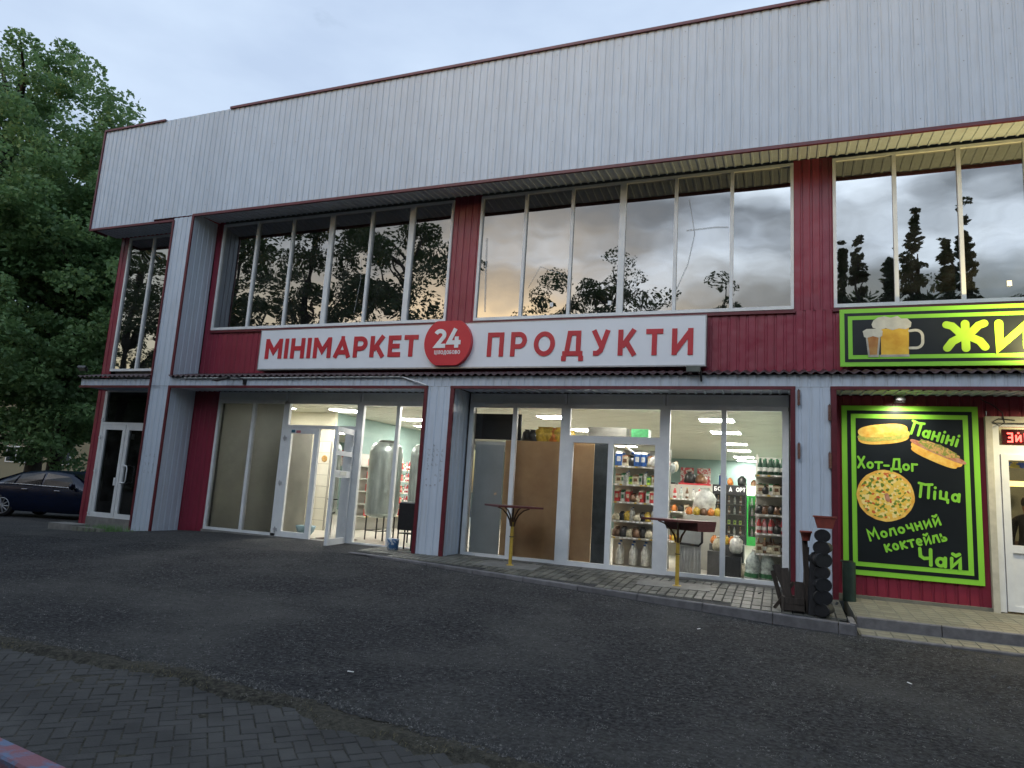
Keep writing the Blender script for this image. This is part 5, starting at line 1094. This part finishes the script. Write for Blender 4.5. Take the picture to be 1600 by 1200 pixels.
tag(MB().tube([(.78,-.45,-.04),(.80,-.43,.0)], .02, 6).tube([(-.35,-.38,0),(-.30,-.36,.02)], .01, 5).build('litter', BLACK), 'dark scrap of litter at the foot of the right pilaster', 'litter')
for i, (x, y) in enumerate(((-3.55,-7.0),(-1.0,-2.9),(1.2,-4.2))):
    tag(MB().hexa([(-.03,-.010,0),(.03,-.004,0),(.03,.008,0),(-.03,.006,0),(-.03,-.008,.004),(.03,-.004,.007),(.03,.007,.006),(-.03,.005,.004)]).build('paper_scrap', SIGNWH, None, (x,y,za(x,y)+.01), (0,0,i)), ['pale scrap of paper on the asphalt near the dirt strip','pale scrap of paper on the asphalt below the kerb','pale scrap of paper on the asphalt at the right'][i], 'paper scrap')
# rough stone kerb and weeds by the left door
t_ = empty('rubble_edging', (-15.6,-.45,-.14), 0, 'rough stone and concrete edging by the left door', 'edging')
MB().box(-1.1,-.25,-.1,.35,-.15,.09).build('slab', CONC, t_)
for i in range(5):
    mb = MB(); s_ = .12; c_ = (-.15+.2*i, -.05, .02)
    pts = [Vector((math.cos(a)*s_*random.uniform(.8,1.1), math.sin(a)*.12, 0)) for a in [2*PI*k/7 for k in range(7)]]
    mb.add([(c_[0]+p.x,c_[1]+p.y,-.1) for p in pts]+[(c_[0]+p.x*.9,c_[1]+p.y*.9,.06) for p in pts], [(k,(k+1)%7,7+(k+1)%7,7+k) for k in range(7)]+[tuple(range(7,14))]); mb.build('stone', RT, t_)
MB().box(-.15,1.1,.25,.6,-.15,.04).build('slab', CONC, t_)
mb = MB()
for i in range(900):
    x = random.gauss(-14.95,.35); y = random.gauss(-.35,.12); h = random.uniform(.06,.22); a = random.uniform(0,2*PI); l_ = random.uniform(.02,.10); z = za(x,y)
    mb.add([(x,y,z),(x+.012*math.cos(a+1.6),y+.012*math.sin(a+1.6),z),(x+l_*math.cos(a),y+l_*math.sin(a),z+h)], [(0,1,2)])
tag(mb.build('weeds', LEAF), 'tuft of grass growing at the left door step', 'grass', kind='stuff')
mb = MB()
for i in range(1400):
    x = random.uniform(-7.5,-.5); y = border_y(x)+random.gauss(-.12,.1); h = random.uniform(.008,.03); a = random.uniform(0,2*PI); l_ = random.uniform(.01,.03); z = zg(x,y)+.02
    if rough(x, 7, 1.4) < .0: continue
    mb.add([(x,y,z),(x+.005*math.cos(a+1.6),y+.005*math.sin(a+1.6),z),(x+l_*math.cos(a),y+l_*math.sin(a),z+h)], [(0,1,2)])
tag(mb.build('dry_grass', mat('dry straw grass', (.14,.12,.06), .9, .3)), 'dry sparse grass along the edge of the block paving', 'grass', kind='stuff')

# ------------------------------------------------------------------ cars, person
def car(loc, rz, paint, lab):
    t_ = empty('parked_car', loc, rz, lab, 'car')   # faces +x, rear axle at 0
    GL = mat('tinted car glass', (.008,.008,.010), .12, .1, spec=.25)
    # side profile stations (x, half width, belt z, roof z, sill z)
    ST = [(-.95,.60,.86,.88,.45),(-.90,.72,.92,.95,.32),(-.55,.84,.97,1.02,.24),(-.1,.89,.98,1.24,.21),(.35,.91,.975,1.39,.20),(.9,.92,.97,1.455,.20),(1.4,.92,.96,1.46,.20),(1.8,.92,.95,1.40,.20),(2.2,.91,.94,1.24,.20),(2.65,.90,.93,1.02,.20),(3.1,.87,.90,.94,.22),(3.5,.80,.82,.85,.25),(3.72,.66,.70,.74,.32),(3.78,.5,.55,.58,.42)]
    mb = MB(); vv = []; nS = len(ST)
    for (x, hw, zb_, zr, zs_) in ST:
        cab = zr-zb_ > .08; tw = hw*(.74 if cab else .9)
        ring = [(hw*.93,zs_),(hw,zs_+.12),(hw*1.01,(zs_+zb_)/2+.06),(hw*.985,zb_-.08),(hw*.96,zb_)]
        if cab: ring += [(lerp(hw*.94,tw,.5),(zb_+zr)/2),(tw,zr-.05),(tw*.6,zr),(0,zr+.01)]
        else: ring += [(hw*.9,zb_+.01),(tw*.85,zr-.008),(tw*.5,zr),(0,zr+.005)]
        full = ring+[(-a, b_) for a, b_ in ring[-2::-1]]
        vv += [(x,a,b_) for a, b_ in full]
    n_ = len(vv)//nS; ff = []; gf = []
    for i in range(nS-1):
        for k in range(n_-1):
            q = (i*n_+k, i*n_+k+1, (i+1)*n_+k+1, (i+1)*n_+k)
            ff.append(q)
    mb.add(vv, ff, 0, True); mb.add(vv[:n_], [tuple(range(n_))[::-1]]); mb.add(vv[-n_:], [tuple(range(n_))])
    body = mb.build('body', paint, t_)
    # side windows set slightly proud of the cabin sides
    for s in (-1, 1):
        for (xa, xb, xc, xd) in ((-.12,.22,.30,.12),(.30,1.08,1.05,.36),(1.16,2.18,1.86,1.13)):
            pr = MB(); 
            def side(x, top):
                k = max(i for i in range(nS-1) if ST[i][0] <= x); a, b_ = ST[k], ST[k+1]; u = (x-a[0])/(b_[0]-a[0]); hw = lerp(a[1],b_[1],u); zb_ = lerp(a[2],b_[2],u); zr = lerp(a[3],b_[3],u)
                if top: return (x, s*(hw*.76+.02), zr-.085)
                return (x, s*(hw*.97+.006), zb_+.02)
            a_, b_, c_, d_ = side(xa,0), side(xb,0), side(xc,1), side(xd,1)
            if c_[2] < b_[2]+.02: c_ = (c_[0], c_[1], b_[2]+.03)
            m_ = [tuple((p+q)/2+(0 if i != 1 else s*.012) for i, (p, q) in enumerate(zip(b_, c_))), tuple((p+q)/2+(0 if i != 1 else s*.012) for i, (p, q) in enumerate(zip(a_, d_)))]
            pr.add([a_, b_, m_[0], m_[1], c_, d_], [(0,1,2,3),(3,2,4,5)] if s < 0 else [(3,2,1,0),(5,4,2,3)]); pr.build('side_window', GL, t_)
        MB().tube([(-.25,s*.885,1.0),(.3,s*.905,1.005),(1.2,s*.915,.99),(2.2,s*.90,.965)], .010, 6).build('chrome_strip', mat('chrome', (.5,.5,.52), .2, metal=1), t_)
        for hx_ in (.55,1.55): MB().tube([(hx_,s*.935,.86),(hx_+.17,s*.935,.86)], .014, 6).build('door_handle', mat('chrome', (.4,.4,.42), .25, metal=1), t_)
        mb = MB(); mb.lathe([(.02,-.05),(.09,-.04),(.11,.02),(.08,.05),(.02,.055)], 12, c=(2.12,s*1.0,1.02), axis='x'); mb.build('wing_mirror', paint, t_)
    ws = MB(); ws.add([(1.86,-.60,1.385),(1.86,.60,1.385),(2.62,.80,1.045),(2.62,-.80,1.045)], [(0,3,2,1)]); ws.build('windscreen', GL, t_)
    ws = MB(); ws.add([(.28,-.58,1.37),(.28,.58,1.37),(-.5,.72,1.06),(-.5,-.72,1.06)], [(0,1,2,3)]); ws.build('rear_window', GL, t_)
    for (wx, s) in ((0,-1),(0,1),(2.85,-1),(2.85,1)):
        wl = empty('wheel'); wl.parent = t_; wl.location = (wx, s*.80, .335)
        MB().lathe([(.22,-.10),(.32,-.10),(.335,-.06),(.335,.06),(.32,.11),(.22,.11)], 28, axis='y').build('tyre', RUBBER, wl)
        rm = MB(); rm.lathe([(.235,-.09),(.235,.09)], 28, axis='y'); rm.build('rim_back', BLACK, wl)
        rm = MB()
        for k in range(10):
            a = 2*PI*k/10; c, s2 = math.cos(a), math.sin(a); rm.tube([(0,s*.115,0),(c*.225,s*.105,s2*.225)], .016, 5)
        n_c = 28; rm.tube([(.228*math.cos(2*PI*i/n_c),s*.105,.228*math.sin(2*PI*i/n_c)) for i in range(n_c+1)], .012, 6); rm.build('rim', mat('alloy', (.45,.46,.48), .3, metal=.9), wl)
    for s in (-1, 1):
        MB().hexa([(-.955,s*.42,.72),(-.93,s*.70,.72),(-.80,s*.74,.72),(-.85,s*.42,.72),(-.955,s*.42,.86),(-.93,s*.70,.86),(-.80,s*.74,.86),(-.85,s*.42,.86)]).build('tail_light', mat('red lens', (.3,.01,.01), .2), t_)
        MB().hexa([(3.60,s*.45,.62),(3.45,s*.78,.62),(3.3,s*.74,.62),(3.5,s*.42,.62),(3.62,s*.45,.74),(3.45,s*.79,.76),(3.3,s*.74,.76),(3.5,s*.42,.76)]).build('headlight', mat('clear lens', (.5,.52,.55), .1), t_)
    return t_
PAINT = mat('dark blue metallic paint', (.004,.010,.030), .25, .1, 2, metal=.2, spec=.5)
car((-22.17,2.45,-.30), R(20), PAINT, 'dark blue sedan parked at the left beyond the building corner')
car((-29.0,9.5,-.33), R(-10), mat('bright blue paint', (.02,.06,.22), .25, .1, 2, metal=.2), 'brighter blue car partly hidden behind the dark blue sedan')
# standing person behind the sedan
def skin_person(loc, rz, lab):
    t_ = empty('person', loc, rz, lab, 'person')
    vs_ = [((0,0,.95),.15),((0,0,1.12),.14),((0,0,1.30),.16),((0,0,1.44),.12),((0,0,1.52),.06),((0,.01,1.60),.085),((0,0,1.70),.095),
           ((.19,0,1.42),.07),((.25,.0,1.14),.05),((.24,-.06,.90),.04),((.24,-.09,.80),.038),((-.19,0,1.42),.07),((-.25,0,1.14),.05),((-.23,-.08,.92),.04),((-.22,-.11,.82),.038),
           ((.10,0,.88),.11),((.11,-.01,.50),.075),((.11,.02,.10),.05),((.12,-.12,.04),.04),((-.10,0,.88),.11),((-.11,-.01,.50),.075),((-.11,.02,.10),.05),((-.12,-.12,.04),.04)]
    es = [(0,1),(1,2),(2,3),(3,4),(4,5),(5,6),(3,7),(7,8),(8,9),(9,10),(3,11),(11,12),(12,13),(13,14),(0,15),(15,16),(16,17),(17,18),(0,19),(19,20),(20,21),(21,22)]
    me = bpy.data.meshes.new('body'); me.from_pydata([v_[0] for v_ in vs_], es, []); o = bpy.data.objects.new('body', me); C.objects.link(o); o.parent = t_
    m_ = o.modifiers.new('skin', 'SKIN')
    if not me.skin_vertices: me.skin_vertices.new() if hasattr(me.skin_vertices, 'new') else None
    try:
        for i, v_ in enumerate(vs_): me.skin_vertices[0].data[i].radius = (v_[1], v_[1])
        me.skin_vertices[0].data[0].use_root = True
    except Exception as e: print('skin', e)
    s_ = o.modifiers.new('sub', 'SUBSURF'); s_.levels = 2; s_.render_levels = 2; me.materials.append(mat('dark jacket cloth', (.012,.012,.014), .9))
    dg = bpy.context.evaluated_depsgraph_get(); bpy.context.view_layer.update(); ev = o.evaluated_get(dg); m3 = bpy.data.meshes.new_from_object(ev); o.modifiers.clear(); o.data = m3
    m3.materials.clear(); m3.materials.append(mat('dark jacket cloth', (.012,.012,.014), .9)); m3.materials.append(SKIN); m3.materials.append(mat('dark trousers cloth', (.018,.02,.03), .9))
    for pl in m3.polygons:
        c_ = pl.center; pl.use_smooth = True
        pl.material_index = 1 if (c_.z > 1.53 or (abs(c_.x) > .17 and c_.z < .88 and c_.y < -.05 and c_.z > .7)) else (2 if c_.z < .92 else 0)
    fc = MB(); fc.lathe([(.004,-.022),(.016,-.006),(.012,.02),(.004,.03)], 8, c=(0,-.10,1.66)); fc.build('nose', SKIN, t_)
    MB().box(-.045,-.022,-.102,-.092,1.685,1.697).box(.022,.045,-.102,-.092,1.685,1.697).build('eyes', BLACK, t_)
    MB().lathe([(.02,.115),(.07,.09),(.098,.02),(.096,-.04),(.07,-.07)], 16, c=(0,.015,1.72)).build('hair', mat('dark hair', (.01,.008,.007), .8), t_)
    return t_
skin_person((-21.05,4.5,-.32), R(20), 'person in dark clothes standing behind the blue sedan')

skin_person((3.90,1.75,0), R(-30), 'person in dark clothes and cap standing inside the cafe door')

# ------------------------------------------------------------------ far apartment block behind the trees
AB = empty('apartment_block', (-58,36,-.6), R(38), 'pale yellow apartment block seen through the trees at the left', 'building')
APW = mat('pale yellow render', (.20,.185,.13), .9, .1, .3); MB().box(-22,22,0,12,0,14).build('wall', APW, AB); MB().box(-22.4,22.4,-.3,12.3,14,14.3).build('roof', CONC, AB)
gm = mat('flat window glass', (.05,.06,.07), .15); fm = PVC
wf = MB().box(-.8,.8,-.06,.0,-.75,.75).mesh('window', fm); wp = [MB().box(-.72,-.05,-.09,-.061,-.65,.65).mesh('pane', gm), MB().box(.05,.72,-.09,-.061,-.65,.65).mesh('pane', gm)]
for i in range(12):
    for j in range(4):
        o = inst('window', wf, AB, (-20.2+i*3.6,0,2.6+j*3.2)); 
        for p_ in wp: inst('pane', p_, o)
for i in (1, 5, 9): MB().box(-20.2+i*3.6+1.1,-20.2+i*3.6+2.5,-.12,-.001,1.2,13).build('red_panel', mat('faded red brick panel', (.20,.06,.04), .9), AB)

# ------------------------------------------------------------------ trees
def leaves_mesh(name, centers, radii, per, size, m, seed, flat=.55):
    r_ = np.random.RandomState(seed); n_c = len(centers); n_ = n_c*per
    cen = np.repeat(np.array(centers), per, 0); rad = np.repeat(np.array(radii), per)
    d = r_.normal(size=(n_, 3)); d /= np.linalg.norm(d, axis=1)[:, None]
    rr = rad*(.35+.65*r_.rand(n_)**.5)
    P = cen+d*rr[:, None]*np.array([1,1,flat])
    a = r_.normal(size=(n_, 3)); a[:, 2] *= .6; a /= np.linalg.norm(a, axis=1)[:, None]
    b = np.cross(a, r_.normal(size=(n_, 3))); b /= np.linalg.norm(b, axis=1)[:, None]
    s = size*(.6+.8*r_.rand(n_))[:, None]
    V4 = np.stack([P-a*s*.5, P+b*s*.38, P+a*s*.62-np.array([0,0,1])*s*.12, P-b*s*.38], 1).reshape(-1, 3)
    me = bpy.data.meshes.new(name); me.vertices.add(n_*4); me.loops.add(n_*4); me.polygons.add(n_)
    me.vertices.foreach_set('co', V4.ravel()); me.loops.foreach_set('vertex_index', np.arange(n_*4)); me.polygons.foreach_set('loop_start', np.arange(n_)*4); me.polygons.foreach_set('loop_total', np.full(n_, 4))
    me.materials.append(m); me.update(); me.validate(); return me
def tree(loc, h, crown_r, crown_z0, n_cl, per, leaf, lab, m=LEAF, trunk=.3, seed=0, shape='round', cl_r=.9, group=None, name='broadleaf_tree', limbs=14):
    r_ = random.Random(seed); t_ = empty(name, loc, 0, lab, 'tree', group)
    cz = (crown_z0+h)/2; hz = (h-crown_z0)/2; cs = []; rs = []
    while len(cs) < n_cl:
        u = Vector((r_.gauss(0,1), r_.gauss(0,1), r_.gauss(0,1))).normalized()*(r_.random()**.38)
        z = u.z
        if shape == 'round': k = 1
        elif shape == 'cone': k = max(.12, (1-z)/2)*1.15
        elif shape == 'low': k = 1 if z < .1 else 1-.45*z
        x, y, z_ = u.x*crown_r*k, u.y*crown_r*k, cz+z*hz
        q = 1+.28*mnoise.noise(Vector((x*.35+seed, y*.35, z_*.35)))
        cs.append((x*q, y*q, min(h, cz+(z_-cz)*q))); rs.append(cl_r*r_.uniform(.6,1.25)*(max(.35, min(1, k*1.3)) if shape == 'cone' else 1))
    o = bpy.data.objects.new('crown', leaves_mesh('crown', cs, rs, per, leaf, m, seed)); C.objects.link(o); o.parent = t_; o['kind'] = 'stuff'
    mb = MB(); tp = Vector((r_.uniform(-.3,.3), r_.uniform(-.3,.3), h*.75))
    mb.tube([(0,0,-.5),(0,0,h*.1),(tp.x*.3,tp.y*.3,h*.35),(tp.x,tp.y,h*.75),(tp.x*1.1,tp.y*1.1,h*(.93 if shape != 'cone' else .8))], [trunk*1.25,trunk,trunk*.8,trunk*.4,trunk*.1], 10); mb.build('trunk', BARK, t_)
    mb = MB()
    for i in range(limbs):
        c_ = Vector(cs[r_.randrange(len(cs))]); z0 = max(crown_z0*.8, c_.z-r_.uniform(1.5,4)); z0 = min(z0, h*.8)
        s0 = Vector((tp.x*z0/h, tp.y*z0/h, z0)); md = (s0+c_)/2+Vector((r_.uniform(-.3,.3), r_.uniform(-.3,.3), .3))
        mb.tube([s0, md, c_], [trunk*.3,trunk*.18,trunk*.05], 6)
    mb.build('limb', BARK, t_); return t_
tree((-35.2,8.0,-.4), 22.6, 7.3, 2.4, 600, 230, .18, 'tall dense green tree filling the left side behind the sedan', trunk=.55, seed=3, cl_r=1.0, limbs=26)
tree((-29.6,8.5,-.4), 16.6, 4.4, 1.9, 320, 210, .18, 'green tree with a thin dark trunk close to the building corner', trunk=.28, seed=5, cl_r=1.0, limbs=20)
tree((-39,14,-.4), 19, 7.5, 3.0, 260, 110, .30, 'tree further back at the far left edge of the photo', m=LEAFD, trunk=.4, seed=8, cl_r=1.2)
tree((-40,24,-.4), 15, 7, 2.2, 200, 110, .32, 'dark tree low behind the others, before the apartment block', m=LEAFD, trunk=.35, seed=9, cl_r=1.2)
# across the street, behind the photographer: they show as reflections in the upper windows
g_ = 'trees across the street mirrored in the upper windows'
for i, a in enumerate(((-32.5,-12,17,4.4,'round','dense tree mirrored in the narrow corner windows'),(-38.5,-14,17.5,4.4,'round','dense tree mirrored in the shop corner beyond the narrow windows'),(-26.5,-13,16.5,4.4,'round','dense tree mirrored in the left panes of the first upper window'),(-21.5,-12.5,17,4.2,'round','dense tree mirrored in the middle panes of the first upper window'),(-17.2,-13.5,16.5,3.6,'round','tree mirrored in the right panes of the first upper window'),
     (-12.6,-24,14.8,3.4,'low','weeping tree mirrored in the second upper window'),(-8.7,-24.5,16.4,4.1,'low','taller weeping tree mirrored beside the sticker pane'),(-3.0,-27,14.6,3.7,'low','low round tree mirrored in the last panes of the second upper window'),(.2,-27,13.2,2.4,'low','small tree mirrored at the right end of the second upper window'),
     (1.7,-19,15.6,1.5,'cone','pointed tree mirrored in the first pane of the third upper window'),(3.3,-19.5,14.6,1.6,'cone','pointed tree mirrored between the panes of the third upper window'),(5.4,-19,16.6,1.7,'cone','tallest pointed tree mirrored in the third upper window'),(7.4,-19.5,15.4,1.5,'cone','pointed tree mirrored at the right of the third upper window'),(10,-22,12.5,3,'low','broad tree mirrored at the right edge of the third upper window'),(4.3,-18,13.6,.9,'cone','thin spire tree mirrored left of the tallest pointed tree'),(2.5,-18.5,13.9,.8,'cone','thin spire tree mirrored beside the left mullion of the third upper window'),(6.4,-18,13.7,.9,'cone','thin spire tree mirrored right of the tallest pointed tree'),(4.6,-22,12.6,3.4,'low','broad dense tree mirrored at the foot of the pointed trees'),(1.6,-22,12.3,2.8,'low','dense tree mirrored low in the first pane of the third upper window'),(7.4,-22.5,13.0,3.0,'low','dense tree mirrored low in the third pane of the third upper window'))):
    x, y, h_, cr_, shp, lab = a
    tree((x,y,-.4), h_, cr_, 2.0 if shp != 'round' else 1.5, 115 if shp != 'cone' else 260, 180 if shp != 'cone' else 60, .15, lab, m=LEAFD, trunk=.25, seed=30+i, shape=shp, cl_r=.85 if shp != 'cone' else .58, group=g_, limbs=12)

proto = tree((-62,-34,-.4), 11.0, 5.0, .6, 240, 60, .5, 'low tree of the row across the street, mirrored in the shop panes', m=LEAFD, trunk=.25, seed=77, cl_r=1.3, group='row of trees across the street', limbs=8)
for i in range(1, 15):
    c = copy_tree(proto); c['label'] = ORD[i]+' low tree, counted from the left, in the row across the street'; c.location = (-62+6.6*i+random.uniform(-.8,.8), -33+random.uniform(-2,2), -.4); c.rotation_euler = (0,0,i*2.1); q = random.uniform(.86,1.02); c.scale = (1.05,1.05,q)

cs_ = [(random.uniform(-110,60), -58+random.uniform(-4,4), random.uniform(0,7.5)) for _ in range(900)]
o = bpy.data.objects.new('far_woods', leaves_mesh('far_woods', cs_, [1.9]*900, 50, .8, LEAFD, 99)); C.objects.link(o); tag(o, 'added dark belt of woods blocking the low sky glow in the glass', 'woods', kind='stuff')  # added out of view to block the low horizon glow in the panes

# ------------------------------------------------------------------ lamps that light the right-hand bay
def spot(name, loc, tgt, e, col, size=R(110), blend=.8, rad=.05):
    d_ = bpy.data.lights.new(name, 'SPOT'); d_.energy = e; d_.color = col; d_.spot_size = size; d_.spot_blend = blend; d_.shadow_soft_size = rad
    o = bpy.data.objects.new(name, d_); C.objects.link(o); o.location = loc; o.rotation_euler = (Vector(tgt)-Vector(loc)).to_track_quat('-Z', 'Y').to_euler(); return o
floodlight(1.85,.52,3.33,-60,'small floodlight under the awning above the food poster', s=.7)
spot('poster_spot', (1.85,.44,3.30), (1.85,.80,2.2), 34, (1,.97,.80), R(150), .9)
floodlight(4.1,.02,3.90,60,'floodlight on the awning roof lighting the beer sign from below')
spot('sign_uplight', (4.05,.08,3.98), (3.7,.75,5.6), 230, (1,.78,.30), R(160), .9)
spot('entrance_lamp', (4.3,-.1,3.3), (3.6,-.2,0), 130, (1,.86,.48), R(160), .9)
cl_ = bpy.data.lights.new('cafe_lamp', 'POINT'); cl_.energy = 80; cl_.color = (1,.7,.4); cl_.shadow_soft_size = .1; o = bpy.data.objects.new('cafe_lamp', cl_); C.objects.link(o); o.location = (4.2,2.0,2.5)
